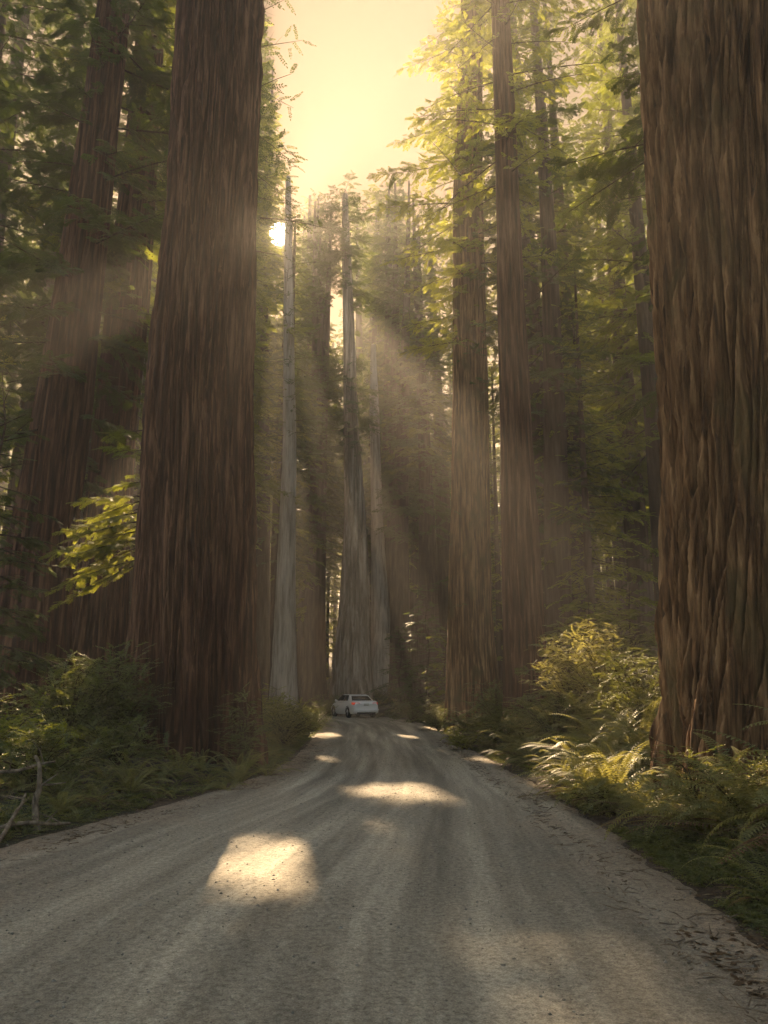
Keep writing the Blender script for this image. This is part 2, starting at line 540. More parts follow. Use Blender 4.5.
def gen_crown(rng, h0, h1_, n, Lf, axis=None, sl=.85, step=.36, dens=1.0, slope=(-.28, .35), curl=-.10, thin=.0, azc=None, clump=.22, side=.42):
    """branches with flat sprays, in the tree's own coordinates"""
    loc, X, sc, br = [], [], [], []
    az = rng.uniform(0, 6.28)
    for i in range(n):
        t = (i + rng.uniform(0, 1)) / n
        z = h0 + (h1_ - h0) * t
        L = Lf(t) * rng.uniform(.55, 1.12)
        if L < .25: continue
        az += 2.4 + rng.normal(0, .35)
        a = az
        if azc is not None:
            a = azc[0] + rng.normal(0, azc[1])
        hd = np.array([cos(a), sin(a), 0])
        sl_ = slope[0] + (slope[1] - slope[0]) * t + rng.normal(0, .09)
        cx, cy = axis(z) if axis else (0, 0)
        b0 = np.array([cx, cy, z])
        sv = np.linspace(0, 1, 6)
        bend = rng.normal(0, .12)
        pd = np.array([-hd[1], hd[0], 0])
        cur = lambda s: b0 + L * (s * hd + np.array([0, 0, 1]) * (sl_ * s + curl * s * s) + pd * bend * s * s)
        br.append((np.array([cur(s) for s in sv]), .006 * L + .014, None))
        m = max(2, int(L / step * DENS))
        for j in range(m):
            s = .16 + .84 * (j + rng.uniform(.2, .8)) / m
            sd = 1 if (j % 2) else -1
            ll = (.22 + .78 * (1 - s)) * L * side * rng.uniform(.6, 1.2)
            an = a + sd * radians(rng.uniform(35, 72)) * (1 if s < .93 else .2)
            q = np.array([cos(an), sin(an), rng.normal(-.10, .14) + sl_ * .4])
            p0 = cur(s)
            k = max(1, int(round(ll / (sl * .42))))
            for e in range(k):
                f = e / k
                loc.append(p0 + q * ll * f + np.array([0, 0, -.10 * ll * f * f]))
                an2 = an + rng.normal(0, .35)
                X.append([cos(an2), sin(an2), q[2] - .25 * f + rng.normal(0, .16)])
                sc.append(sl * rng.uniform(.65, 1.2))
            if ll > sl: br.append((np.array([p0, p0 + q * ll * .5, p0 + q * ll + np.array([0, 0, -.1 * ll])]), .005 + .003 * ll, 1))
    loc = np.array(loc); X = np.array(X); sc = np.array(sc)
    up = np.tile([0, 0, 1.0], (len(loc), 1)) + rng.normal(0, .28, (len(loc), 3))
    nz = perlin(loc[:, 0] * clump * 2 + 9.1, loc[:, 1] * clump * 2, loc[:, 2] * clump * 2)
    keep = (rng.uniform(-.5, .6, len(loc)) + thin < nz * .9 + .38)
    return dict(loc=loc[keep], mat=frames(X[keep], up[keep]), sc=sc[keep], br=br)


def crown_objs(root, data, temps, leafm, rng, cache=None, rz=0.0, scl=1.0, crown_name='crown', key=None, carve=True):
    """foliage under a root; where a light gap crosses the crown it gets its own opened mesh"""
    c, s = cos(rz), sin(rz)
    R = np.array([[c, -s, 0], [s, c, 0], [0, 0, 1]])
    w = (data['loc'] * scl) @ R.T + np.array(root.location)
    hit = gap_hits(w, .35 * scl * float(np.median(data['sc']))) & carve
    if key is not None and key in cache and not hit.any():
        me = cache[key]
    else:
        mb = MB(); fill(mb, temps, data, rng, ~hit if hit.any() else None)
        me = mb.mesh(crown_name, leafm)
        if key is not None and not hit.any(): cache[key] = me
    link(crown_name, me, root)


# ------------------------------------------------------------------ trunks
def trunk_mesh(zs, cx, cy, R, nth, mat, seed=0, k=4.5, kz=.42, depth_=.05, twist=0.0, flare=.35, lobes=.14, fh=1.2, blocky=.4, gw=.16, cap=True, name='trunk', limbs=None, org=None, keepmb=None):
    """all arrays over zs (local height); fissured bark as real relief"""
    th = np.arange(nth) * 2 * pi / nth
    TH, Z = np.meshgrid(th, zs)
    Rz = np.asarray(R)[:, None]; Rb = float(np.median(R))
    A = TH + twist * Z
    so = seed * 13.7
    ca, sa = np.cos(A) * Rb, np.sin(A) * Rb
    wx = .25 * perlin(ca * 1.1 + so, sa * 1.1, Z * .5)
    g1 = perlin(ca * k + so + wx, sa * k, Z * kz + so)
    g2 = perlin(ca * k * 2.3 + so, sa * k * 2.3 + wx, Z * kz * 2.2)
    g3 = perlin(ca * k * 4.6 + so, sa * k * 4.6, Z * kz * 5)
    g4 = perlin(ca * k * 1.6, sa * k * 1.6 + so, Z * kz * 11)
    rel = np.clip(np.abs(g1) / gw, 0, 1) ** .6 + .55 * np.clip(np.abs(g2) / .22, 0, 1) ** .7 + .20 * g3 + blocky * .35 * np.clip(np.abs(g4) / .3, 0, 1)
    big = .06 * fbm(np.cos(TH) * 1.3 + so, np.sin(TH) * 1.3, Z * .12, 2)
    zf = np.clip(Z, 0, None)
    lobe = perlin(np.cos(TH) * 1.5 + so, np.sin(TH) * 1.5, .3 + Z * .05) + .5 * perlin(np.cos(TH) * 3.3, np.sin(TH) * 3.3 + so, .3)
    rr = Rz * (1 + big + flare * np.exp(-zf / fh) + lobes * 2 * lobe * np.exp(-zf / (fh * 1.5)) + .25 * lobes * lobe)
    rr = rr + depth_ * (rel - 1.75)
    X = np.asarray(cx)[:, None] + rr * np.cos(TH); Y = np.asarray(cy)[:, None] + rr * np.sin(TH)
    n = len(zs)
    V = np.stack([X, Y, Z], -1).reshape(-1, 3)
    i = np.arange(n - 1)[:, None] * nth; j = np.arange(nth)[None, :]; j2 = (j + 1) % nth
    Fc = np.stack([i + j, i + j2, i + nth + j2, i + nth + j], -1).reshape(-1, 4)
    mb = MB(); mb.add(V, Fc)
    if cap:
        mb.add(np.array([V[-nth:].mean(0) + [0, 0, .15]]), np.zeros((0, 3), int))
        top = mb.n - 1
        base = (n - 1) * nth
        mb.f.append(np.stack([base + j[0], base + j2[0], np.full(nth, top)], -1))
        s_k = len(mb.f) - 1; mb.mi[s_k] = 0
    if keepmb is not None: keepmb.append((list(mb.v), list(mb.f), mb.n))
    for dd in (limbs or []): add_limbs(mb, dd, org, test=org is not None)
    return mb.mesh(name, [mat, M['wood']], True)


def trunk_profile(d, prof, total, lean=.6, tip=.10):
    """(py, px, width_px) readings at ground distance d -> height, x, radius tables (world)"""
    z, x, r = [], [], []
    for py, px, w in sorted(prof, key=lambda q: -q[0]):
        p = P(px, py, d); z.append(p[2]); x.append(p[0]); r.append(.5 * w / FPX * depth(d, p[2]))
    return np.array(z), np.array(x), np.array(r)


TREES = []   # (x, y, radius) for spacing


def measured_tree(name, label, d, prof, total, mat, nth=96, nz=180, crown=None, cat='tree', group=None, lowd=None, zsplit=None, hz=None, **kw):
    z, x, r = trunk_profile(d, prof, total)
    bx = float(np.interp(0, z, x)) if z[0] < 0 else float(x[0])
    bz = h1(bx, d) - .15
    root = empty(name, (bx, d, bz)); tag(root, label, cat, group)
    total_h = total
    zl = z - bz; xl = x - bx
    m = (xl[-1] - xl[max(0, len(xl) - 3)]) / max(zl[-1] - zl[max(0, len(zl) - 3)], .1)
    if zl[-1] < total_h - .5:
        zt = np.append(zl, total_h); xt = np.append(xl, xl[-1] + m * .5 * (total_h - zl[-1])); rt = np.append(r, .10)
    else:
        zt, xt, rt = zl, xl, r
    if zt[0] > 0.0:
        m0 = (xl[1] - xl[0]) / (zl[1] - zl[0])
        zt = np.insert(zt, 0, 0.0); xt = np.insert(xt, 0, xt[0] - m0 * zt[1]); rt = np.insert(rt, 0, rt[0])
    vis = min(total_h, (d * 1.12 + 2))
    zs = np.concatenate([np.linspace(-.6, vis, nz), np.linspace(vis, total_h, max(3, int((total_h - vis) / .8)))[1:]]) if total_h > vis + 1 else np.linspace(-.6, total_h, nz)
    # smooth interpolation
    def sm(a):
        v = np.interp(zs, zt, a)
        kk = max(3, nz // 14) | 1
        pad = np.pad(v, kk // 2, mode='reflect', reflect_type='odd')
        return np.convolve(pad, np.ones(kk) / kk, 'valid')
    cxs, R = sm(xt), np.clip(sm(rt), .03, None)
    cys = .25 * np.sin(zs * .06 + d)
    cys = cys - cys[0]
    axis = lambda zz: (float(np.interp(zz, zs, cxs)), float(np.interp(zz, zs, cys)))
    TREES.append((bx, d, float(R[0])))
    todo = []
    if crown:
        for cr in (crown if isinstance(crown, list) else [crown]):
            cr = dict(cr)
            rg = np.random.default_rng(cr.pop('seed', int(d * 10)))
            temps = cr.pop('temps', T_MID); lm = cr.pop('leaf', M['leaf_red']); nm = cr.pop('part', 'crown')
            data = gen_crown(rg, axis=axis, **cr)
            todo.append((data, temps, lm, nm, rg))
    kw['flare'] = kw.get('flare', .2) * .35
    link('trunk', trunk_mesh(zs, cxs, cys, R, nth, mat, seed=d, limbs=[q[0] for q in todo], org=(bx, d, bz), **kw), root)
    for data, temps, lm, nm, rg in todo: crown_objs(root, data, temps, lm, rg, crown_name=nm)
    return root, axis


def cone(L, top=.25, low=.75):
    return lambda t: L * (low + (1 - low) * min(1, t / .25)) * (1 - (1 - top) * t ** 1.3)


# the two great trunks
measured_tree('redwood_tree', 'huge dark reddish redwood trunk at the left edge of the road, ferns at its foot', 17.5,
              [(745, 193, 122), (650, 194, 120), (560, 197, 115), (400, 199, 107), (200, 211, 92), (0, 219, 87)], 51, M['bark_red'], nth=620, nz=620,
              k=3.4, kz=.15, depth_=.23, flare=.25, lobes=.16, blocky=.25, twist=.006,
              crown=dict(h0=25, h1_=51, n=60, Lf=cone(5), sl=1.3, step=.7, temps=T_FAR, leaf=M['leaf_dark']))
measured_tree('redwood_tree', 'enormous deeply furrowed brown redwood trunk filling the right edge, with twisting bark ridges', 10.5,
              [(700, 806, 262), (600, 793, 247), (450, 780, 228), (300, 761, 208), (150, 743, 190), (0, 730, 173)], 50, M['bark_brown'], nth=820, nz=620,
              k=3.9, kz=.15, depth_=.28, flare=.10, lobes=.14, blocky=.35, twist=-.06,
              crown=dict(h0=22, h1_=50, n=50, Lf=cone(5), sl=1.3, step=.7, temps=T_FAR, leaf=M['leaf_dark']))

# left-hand group behind the great trunk
measured_tree('redwood_tree', 'dark broad trunk at the far left, leaning a little, with hanging foliage above', 22,
              [(680, 28, 76), (560, 42, 64), (427, 64, 56), (300, 81, 46)], 50, M['bark_red'], nth=200, nz=320, k=5, kz=.3, depth_=.05, flare=.22,
              crown=dict(h0=8.5, h1_=50, n=105, Lf=cone(5.2), sl=.50, step=.34, temps=T_FINE, leaf=M['leaf_dark'], thin=.10))
measured_tree('redwood_tree', 'reddish trunk standing just behind the huge left trunk, a sunlit slit on its left side', 26,
              [(680, 95, 62), (560, 104, 50), (427, 114, 41), (300, 128, 41)], 50, M['bark_red'], nth=180, nz=300, k=5, kz=.3, depth_=.05, flare=.2,
              crown=dict(h0=13, h1_=50, n=90, Lf=cone(4.6), sl=.52, step=.36, temps=T_FINE, leaf=M['leaf_red'], thin=.12))
measured_tree('dead_tree', 'thin pale grey dead trunk glimpsed left of the huge left trunk', 38,
              [(600, 118, 9), (470, 130, 8), (300, 146, 6), (200, 152, 3)], 24, M['bark_pale'], nth=40, nz=80, depth_=.02, flare=.3, cat='dead tree')
measured_tree('broadleaf_tree', 'tree behind the huge left trunk, its leafy twigs showing against the bright sky', 27,
              [(680, 212, 26), (400, 218, 18), (100, 232, 10)], 38, M['bark_far'], nth=48, nz=90, depth_=.03,
              crown=[dict(h0=16, h1_=37, n=42, Lf=cone(4.3, .4), sl=.62, step=.42, temps=T_BROAD, leaf=M['leaf_dark'], slope=(-.1, .3), thin=.32, seed=3)])
# right-hand group
measured_tree('redwood_tree', 'straight slim reddish trunk nearest the right bank, second trunk left of the huge furrowed one', 26,
              [(690, 528, 46), (600, 524, 41), (450, 517, 33), (300, 511, 27), (150, 506, 22), (0, 500, 18)], 46, M['bark_red'], nth=200, nz=360, k=6, kz=.25, depth_=.035, flare=.15,
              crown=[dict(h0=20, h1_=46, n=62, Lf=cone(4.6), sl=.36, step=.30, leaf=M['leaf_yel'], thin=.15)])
measured_tree('redwood_tree', 'weathered brown trunk with stub branches, just left of the slim reddish trunk', 34,
              [(690, 472, 52), (600, 469, 44), (500, 470, 38), (400, 470, 35), (200, 467, 29), (60, 470, 23)], 50, M['bark_brown'], nth=150, nz=300, k=5, kz=.3, depth_=.05, flare=.25,
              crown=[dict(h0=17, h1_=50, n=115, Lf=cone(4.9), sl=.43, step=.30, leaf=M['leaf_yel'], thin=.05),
                     dict(h0=5, h1_=18, n=26, Lf=lambda t: 1.7, sl=.5, step=.3, leaf=M['leaf_dark'], thin=.2, seed=8, part='sprouts')])
measured_tree('hemlock_tree', 'slender dark trunk with drooping branches, just left of the huge furrowed trunk', 42,
              [(600, 641, 25), (500, 633, 22), (300, 618, 17), (120, 609, 9)], 45, M['bark_far'], nth=60, nz=150, depth_=.04,
              crown=dict(h0=10, h1_=45, n=125, Lf=cone(6.2), sl=.55, step=.33, leaf=M['leaf_red'], thin=.06))
measured_tree('redwood_tree', 'shaded trunk right behind the slim reddish trunk', 37,
              [(600, 556, 32), (480, 546, 27), (350, 536, 20)], 44, M['bark_far'], nth=60, nz=140, depth_=.04,
              crown=dict(h0=15, h1_=44, n=85, Lf=cone(4.5), sl=.55, step=.33, leaf=M['leaf_red'], thin=.10))
measured_tree('hemlock_tree', 'thin dark pole-like trunk against yellow foliage, right of the slim reddish trunk', 52,
              [(560, 583, 10), (400, 576, 8)], 40, M['bark_far'], nth=30, nz=80, depth_=.02,
              crown=dict(h0=15, h1_=40, n=75, Lf=cone(4.6), sl=.6, step=.36, leaf=M['leaf_yel'], thin=.05))
measured_tree('redwood_tree', 'shaded trunk partly hidden by the left side of the huge furrowed trunk', 36,
              [(600, 668, 26), (430, 655, 20)], 46, M['bark_far'], nth=50, nz=120, depth_=.04,
              crown=dict(h0=12, h1_=46, n=95, Lf=cone(5.5), sl=.55, step=.33, leaf=M['leaf_red'], thin=.05))
# centre group beyond the bend
measured_tree('dead_tree', 'tall pale weathered trunk right under the sun, its broken top bare', 40,
              [(690, 284, 25), (600, 286, 19), (450, 290, 14), (300, 289, 10), (180, 289, 5)], 31.0, M['bark_pale'], nth=110, nz=260, k=6, kz=.3, depth_=.035, flare=.3, cat='dead tree',
              crown=dict(h0=15, h1_=29, n=70, Lf=lambda t: 2.3 - 1.2 * t, sl=.5, step=.3, temps=T_SMALL, leaf=M['leaf_dark'], slope=(-.1, .2), thin=.3))
measured_tree('redwood_tree', 'slim hazy trunk left of the pale trunk under the sun', 50,
              [(690, 258, 22), (500, 263, 14), (300, 264, 7)], 31, M['bark_far'], nth=50, nz=120, depth_=.03,
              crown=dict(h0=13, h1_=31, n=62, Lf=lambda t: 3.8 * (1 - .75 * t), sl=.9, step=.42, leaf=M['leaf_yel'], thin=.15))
measured_tree('dead_tree', 'broad pale snag with a splintered silvery upper trunk standing behind the white car', 58,
              [(690, 352, 44), (640, 353, 36), (600, 355, 31), (520, 355, 22), (420, 351, 15), (300, 348, 11), (195, 345, 6)], 43, M['bark_snag'], nth=140, nz=300, k=4, kz=.25, depth_=.12, flare=.4, lobes=.14, fh=1.2, cat='dead tree',
              crown=[dict(h0=20, h1_=43.5, n=150, Lf=lambda t: 3.1 - .6 * t, sl=.5, step=.3, leaf=M['leaf_dark'], slope=(-.2, .1))])
measured_tree('dead_tree', 'narrow pale trunk close right of the broad pale snag', 61,
              [(680, 384, 30), (600, 380, 18), (520, 377, 12), (400, 374, 10), (340, 373, 5)], 30, M['bark_pale'], nth=60, nz=160, depth_=.04, flare=.5, cat='dead tree')
measured_tree('redwood_tree', 'tall full crowned conifer right behind the broad pale snag, its rounded top against the sky', 68,
              [(640, 398, 22), (400, 393, 13), (250, 388, 7)], 49, M['bark_far'], nth=50, nz=120, depth_=.04,
              crown=dict(h0=13, h1_=49.5, n=150, Lf=lambda t: 5.2 * (1 - .45 * t), sl=.65, step=.40, leaf=M['leaf_red'], slope=(-.2, .4)))
measured_tree('redwood_tree', 'brown trunk in the centre distance left of the weathered brown trunk', 60,
              [(600, 426, 15), (450, 425, 12), (380, 421, 10)], 40, M['bark_far'], nth=50, nz=120, depth_=.04,
              crown=dict(h0=19, h1_=40, n=85, Lf=lambda t: 4.3 * (1 - .6 * t), sl=.62, step=.38, leaf=M['leaf_red']))
measured_tree('redwood_tree', 'dark thin trunk in the gap between the two pale snags', 76,
              [(640, 316, 12), (480, 318, 8), (400, 320, 6)], 36, M['bark_far'], nth=40, nz=100, depth_=.04,
              crown=dict(h0=8, h1_=36, n=105, Lf=lambda t: 5.5 * (1 - .7 * t), sl=.7, step=.42, leaf=M['leaf_red']))

# ------------------------------------------------------------------ repeated forest trees
VAR = []
for vi, (hh, h0, n, L, rb, lf, tps, sl_) in enumerate([
        (46, 12, 110, 5.2, .75, 'leaf_red', T_MID, .68), (48, 14, 115, 5.6, .95, 'leaf_dark', T_MID, .70), (44, 9, 100, 4.8, .55, 'leaf_yel', T_MID, .66),
        (15, .6, 62, 3.4, .14, 'leaf_dark', T_MID, .42), (10, .4, 50, 2.9, .10, 'leaf_red', T_MID, .38), (20, 2.0, 70, 3.9, .20, 'leaf_yel', T_MID, .46),
        (47, 9, 105, 5.2, .7, 'leaf_dark', T_FINE, .46)]):
    rg = np.random.default_rng(100 + vi)
    data = gen_crown(rg, h0, hh, n, cone(L, .12, .8), sl=sl_, step=.46, thin=.02)
    zs = np.concatenate([np.linspace(-1.0, 8, 30), np.linspace(8.5, hh, 30)])
    R = rb * (1 - .93 * np.clip(zs / hh, 0, 1)) + .03
    sway = .5 * np.sin(zs * .07 + vi) * (hh / 50.0); sway -= np.interp(0, zs, sway)
    kb = []
    tm = trunk_mesh(zs, sway, sway * .5, R, 36, M['bark_far'], seed=vi + 3, depth_=.04 if rb > .3 else .01, flare=.4, limbs=[data], keepmb=kb)
    VAR.append((data, M[lf], tps, hh, tm, kb[0]))
CACHE = {}


def forest_tree(x, y, v, rz, s, name, label, group):
    data, lf, tps, hh, tm, kb = VAR[v]
    root = empty(name, (x, y, h1(x, y) - .1), 0)
    root.rotation_euler = (0, 0, rz); root.scale = (s, s, s)
    tag(root, label, 'tree', group)
    c, s_ = cos(rz), sin(rz)
    R = np.array([[c, -s_, 0], [s_, c, 0], [0, 0, 1]])
    if gap_hits((data['loc'] * s) @ R.T + np.array(root.location), .1).any():
        mb = MB(); mb.v, mb.f, mb.n = list(kb[0]), list(kb[1]), kb[2]
        mb.mi = {k: 0 for k in range(len(mb.f))}
        add_limbs(mb, data, root.location, rz, s)
        tm = mb.mesh('trunk', [M['bark_far'], M['wood']], True)
    link('trunk', tm, root)
    crown_objs(root, data, tps, lf, np.random.default_rng(v), CACHE, rz, s, key=v)


def to_px(x, y, z):
    yc = y * CP + (z - CAMH) * SP
    zc = -y * SP + (z - CAMH) * CP
    return 384 + x / yc * FPX, 512 - zc / yc * FPX


def near_gap(x, y, r):
    """does a vertical trunk here stand in a light gap (low part of its ray)?"""
    for p, g in GAPS:
        # 2D distance from the ray's ground track
        d = np.array([x - p[0], y - p[1]]); s = SUN[:2] / np.linalg.norm(SUN[:2])
        t = d @ s
        if t < 0: continue
        if abs(d[0] * s[1] - d[1] * s[0]) < g + r + .15 and p[2] + t * SUN[2] / np.linalg.norm(SUN[:2]) < 42: return True
    return False


def clear_x(x, y, top, reach=3.2):
    """the nearest spot sideways where a trunk leaves the light gaps open"""
    best = (1e9, x)
    for o in np.linspace(-reach, reach, 81):
        c_ = abs(o) * .05
        for p, g in GAPS:
            t = (y - p[1]) / SUN[1]
            if t < 2: continue
            z = p[2] + t * SUN[2]
            if z > top: continue
            r_ = .8 * (1 - z / top) + .05
            ov = g + r_ - abs(x + o - (p[0] + t * SUN[0]))
            if ov > 0: c_ += min(ov, 2 * r_) / g
        if c_ < best[0]: best = (c_, x + o)
    return best[1]


rg = np.random.default_rng(5)
cnt = 0; spots = []
tries = 0
while cnt < 150 and tries < 6000:
    tries += 1
    y = rg.uniform(30, 165) if rg.random() < .8 else rg.uniform(12, 40)
    x = rg.uniform(-1, 1) * (y * .62 + 9)
    if xL(y) - 2.6 < x < xR(y) + 2.2: continue
    if y > 45 and xL(y) - 3 < x < xR(y) + 6 and y < 62: continue
    px, py = to_px(x, y, 2)
    s = rg.uniform(.8, 1.06)
    v = int(rg.choice([0, 1, 2]))
    if y < 55 and 215 < px < 455: continue
    if y < 24 and x < 0: continue
    if y < 28 and x > 0 and px < 760: continue
    if 225 < px < 460:
        mh = (.60 if px < 405 else .72) * y
        if VAR[v][3] * s > mh: s = mh / VAR[v][3]
        if s < .45: continue
    sep = 3.0 if y < 70 else 2.4
    if any((x - a) ** 2 + (y - b) ** 2 < sep ** 2 for a, b in spots): continue
    if any((x - a) ** 2 + (y - b) ** 2 < (r_ + 2.2) ** 2 for a, b, r_ in TREES): continue
    if near_gap(x, y, .8): continue
    if y < 40: v = 6; s = min(s, 1.02)
    spots.append((x, y)); cnt += 1
    nm, lb = [('redwood_tree', 'tall redwood standing among the crowded trees of the forest background'),
              ('redwood_tree', 'thick dark redwood standing among the crowded trees of the forest background'),
              ('fir_tree', 'yellow green conifer standing among the crowded trees of the forest background'), 0, 0, 0,
              ('redwood_tree', 'dark finely leaved redwood with low branches standing close behind the front trees')][v]
    forest_tree(x, y, v, rg.uniform(0, 6.28), s, nm, lb, ['tall redwoods of the background forest', 'thick redwoods of the background forest', 'yellow green conifers of the background forest', '', '', '', 'dark redwoods close behind the front trees'][v])
# crowded group on the sun's side of the bend
for k, (px, d, top, v) in enumerate([(304, 64, 236, 0), (326, 72, 222, 1), (250, 58, 60, 2), (312, 84, 212, 1), (352, 86, 205, 0), (366, 82, 196, 1), (246, 66, 190, 0), (240, 48, 20, 2), (205, 40, 0, 0), (178, 46, 20, 1), (228, 58, 70, 1), (196, 54, 60, 0), (160, 36, 0, 2), (248, 66, 100, 1), (130, 44, 0, 1),
                                     (382, 74, 215, 0), (404, 86, 212, 1), (270, 84, 200, 0), (322, 86, 195, 0), (222, 52, 40, 1), (412, 66, 250, 2), (300, 78, 260, 2), (334, 66, 300, 2), (306, 50, 226, 1), (321, 54, 222, 0), (298, 56, 232, 1), (292, 62, 205, 1), (303, 68, 196, 0), (316, 60, 208, 1), (330, 70, 192, 1), (283, 74, 205, 0), (366, 60, 182, 1), (386, 63, 176, 1), (404, 60, 196, 1), (376, 67, 190, 1), (296, 70, 232, 1), (310, 76, 228, 0), (330, 80, 222, 1), (345, 74, 226, 0), (286, 66, 240, 0), (352, 100, 200, 1), (292, 96, 215, 0), (320, 97, 198, 0), (372, 94, 215, 1), (392, 98, 225, 0)]):
    x, y = at_px(px, 690, d); x = clear_x(x, y, VAR[v][3])
    tp = P(px, top, d)[2] - h1(x, y)
    s_ = tp / VAR[v][3]
    forest_tree(x, y, v, k * 1.7, s_, ['redwood_tree', 'redwood_tree', 'fir_tree'][v],
                ['tall redwood standing among the crowded trees of the forest background', 'thick dark redwood standing among the crowded trees of the forest background',
                 'yellow green conifer standing among the crowded trees of the forest background'][v],
                ['tall redwoods of the background forest', 'thick redwoods of the background forest', 'yellow green conifers of the background forest'][v])
    spots.append((x, y))
for k, (px, d) in enumerate([(326, 80), (334, 92), (318, 96), (410, 84), (443, 78), (432, 96), (598, 66), (612, 78), (498, 60), (494, 76), (300, 84), (345, 104), (560, 70), (620, 60)]):
    x, y = at_px(px, 690, d)
    forest_tree(x, y, 5, k * 2.1, 1.0 + .03 * (k % 5), 'young_tree', 'slim yellow green young tree in the understory', 'slim young trees of the understory')
# unseen trees added behind and beside the viewpoint to block sky light, same groups
for k in range(26):
    a = pi + (k / 25 - .5) * 3.9; r_ = rg.uniform(9, 26)
    x, y = r_ * sin(a), r_ * cos(a)
    if abs(x + 1) < 5.5 : x = math.copysign(6.5, x)
    v = k % 3
    forest_tree(x, y, v, rg.uniform(0, 6.28), rg.uniform(.9, 1.05), ['redwood_tree', 'redwood_tree', 'fir_tree'][v],
                ['tall redwood standing among the crowded trees of the forest background', 'thick dark redwood standing among the crowded trees of the forest background',
                 'yellow green conifer standing among the crowded trees of the forest background'][v],
                ['tall redwoods of the background forest', 'thick redwoods of the background forest', 'yellow green conifers of the background forest'][v])
# young understory trees
cnt = 0; tries = 0; sp2 = []
while cnt < 80 and tries < 5000:
    tries += 1
    y = rg.uniform(20, 110)
    x = rg.uniform(-1, 1) * (y * .6 + 6)
    if xL(y) - 4.2 < x < xR(y) + 3.6: continue
    if 40 < y < 64 and -22 < x < 7: continue
    px, py = to_px(x, y, 2)
    if y < 30 and x < 0 and px > 60: continue
    if any((x - a) ** 2 + (y - b) ** 2 < 2.6 ** 2 for a, b in sp2): continue
    sp2.append((x, y)); cnt += 1
    v = int(rg.choice([3, 4, 5]))
    forest_tree(x, y, v, rg.uniform(0, 6.28), rg.uniform(.7, 1.15), 'young_tree',
                ['dark bushy young conifer in the understory between the big trunks', 'small layered young conifer low in the understory', 'slim yellow green young tree in the understory'][v - 3],
                ['dark young conifers of the understory', 'small layered conifers of the understory', 'slim young trees of the understory'][v - 3])

# ------------------------------------------------------------------ near saplings and boughs
def sapling(px, py, d, h, L, name, label, leaf='leaf_red', temps=T_NEAR, sl=.34, n=34, seed=1, step=.2, rb=.035, h0=.25, **kw):
    p = P(px, py, d); x, y = p[0], d
    root = empty(name, (x, y, h1(x, y) - .05)); tag(root, label, 'young tree' if 'shrub' not in name else 'shrub')
    rg = np.random.default_rng(seed)
    zs = np.linspace(-.1, h, 14)
    data = gen_crown(rg, h0, h, n, cone(L, .15, .8), sl=sl, step=step, thin=.35, **kw)
    link('stem', trunk_mesh(zs, .06 * np.sin(zs * 2) * h / 4, .05 * np.sin(zs * 1.4 + 1), rb * (1.05 - zs / h) + .006, 10, M['wood'], seed=seed, depth_=.002, flare=.2, limbs=[data]), root)
    crown_objs(root, data, temps, M[leaf], rg, crown_name='foliage', carve=False)
    return root


sapling(590, 640, 22, 3.8, 2.0, 'young_hemlock', 'layered young hemlock with pale drooping tiers, behind the ferns right of the slim reddish trunk', n=42, seed=2, temps=T_NEAR, sl=.5)
sapling(632, 640, 19, 3.4, 1.9, 'young_hemlock', 'feathery young hemlock close to the left edge of the huge furrowed trunk', n=42, seed=3, sl=.45)
sapling(560, 660, 24, 3.0, 1.7, 'young_hemlock', 'low young hemlock tucked against the foot of the slim reddish trunk', n=34, seed=4, sl=.45, leaf='leaf_shrub')
sapling(428, 690, 44, 7.5, 2.6, 'young_hemlock', 'tall bushy young conifer right of the road bend, below the brown centre trunk', n=70, seed=5, sl=.6, step=.28, leaf='leaf_dark', temps=T_MID, rb=.08)
sapling(400, 690, 52, 6.0, 2.2, 'young_hemlock', 'bushy young conifer at the road bend beside the white car', n=55, seed=6, sl=.6, step=.28, leaf='leaf_dark', temps=T_MID, rb=.07)
sapling(446, 690, 39, 4.5, 1.9, 'young_hemlock', 'young conifer with drooping tiers at the foot of the weathered brown trunk', n=50, seed=7, sl=.5, step=.25, leaf='leaf_red', temps=T_MID, rb=.06)
sapling(10, 640, 24, 5.5, 2.4, 'young_hemlock', 'young conifer with sunlit yellow sprays at the far left edge', n=50, seed=9, sl=.34, leaf='leaf_yel', rb=.06)
sapling(-15, 560, 17, 8.5, 3.0, 'young_hemlock', 'lanky young conifer reaching in from the left edge', n=60, seed=10, sl=.34, leaf='leaf_dark', step=.24, rb=.09)

# sunlit bough in front of the dark left trunks: a slim leaning tree carrying it
_p = P(150, 700, 19.3)
root = empty('young_tree', (_p[0], 19.3, h1(_p[0], 19.3) - .1)); tag(root, 'slim young tree whose single bright sunlit bough hangs between the dark left trunks', 'young tree')
_zs = np.linspace(-.1, 8.4, 30)
_rg = np.random.default_rng(21)
_d = gen_crown(_rg, 4.5, 6.3, 13, lambda t: 2.0, sl=.27, step=.15, slope=(-.45, -.2), azc=(pi + .35, .35), thin=-.2, axis=lambda z: (-.06 * z, -.04 * z))
_d2 = gen_crown(_rg, 6.5, 8.3, 10, lambda t: 1.3, sl=.42, step=.2, thin=0, axis=lambda z: (-.06 * z, -.04 * z))
link('trunk', trunk_mesh(_zs, -.06 * _zs + .02 * np.sin(_zs), -.04 * _zs, .075 * (1.05 - _zs / 8.4) + .01, 14, M['wood'], depth_=.004, flare=.3, limbs=[_d, _d2]), root)
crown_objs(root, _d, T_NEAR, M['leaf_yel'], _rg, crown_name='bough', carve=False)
crown_objs(root, _d2, T_NEAR, M['leaf_red'], _rg, crown_name='crown')


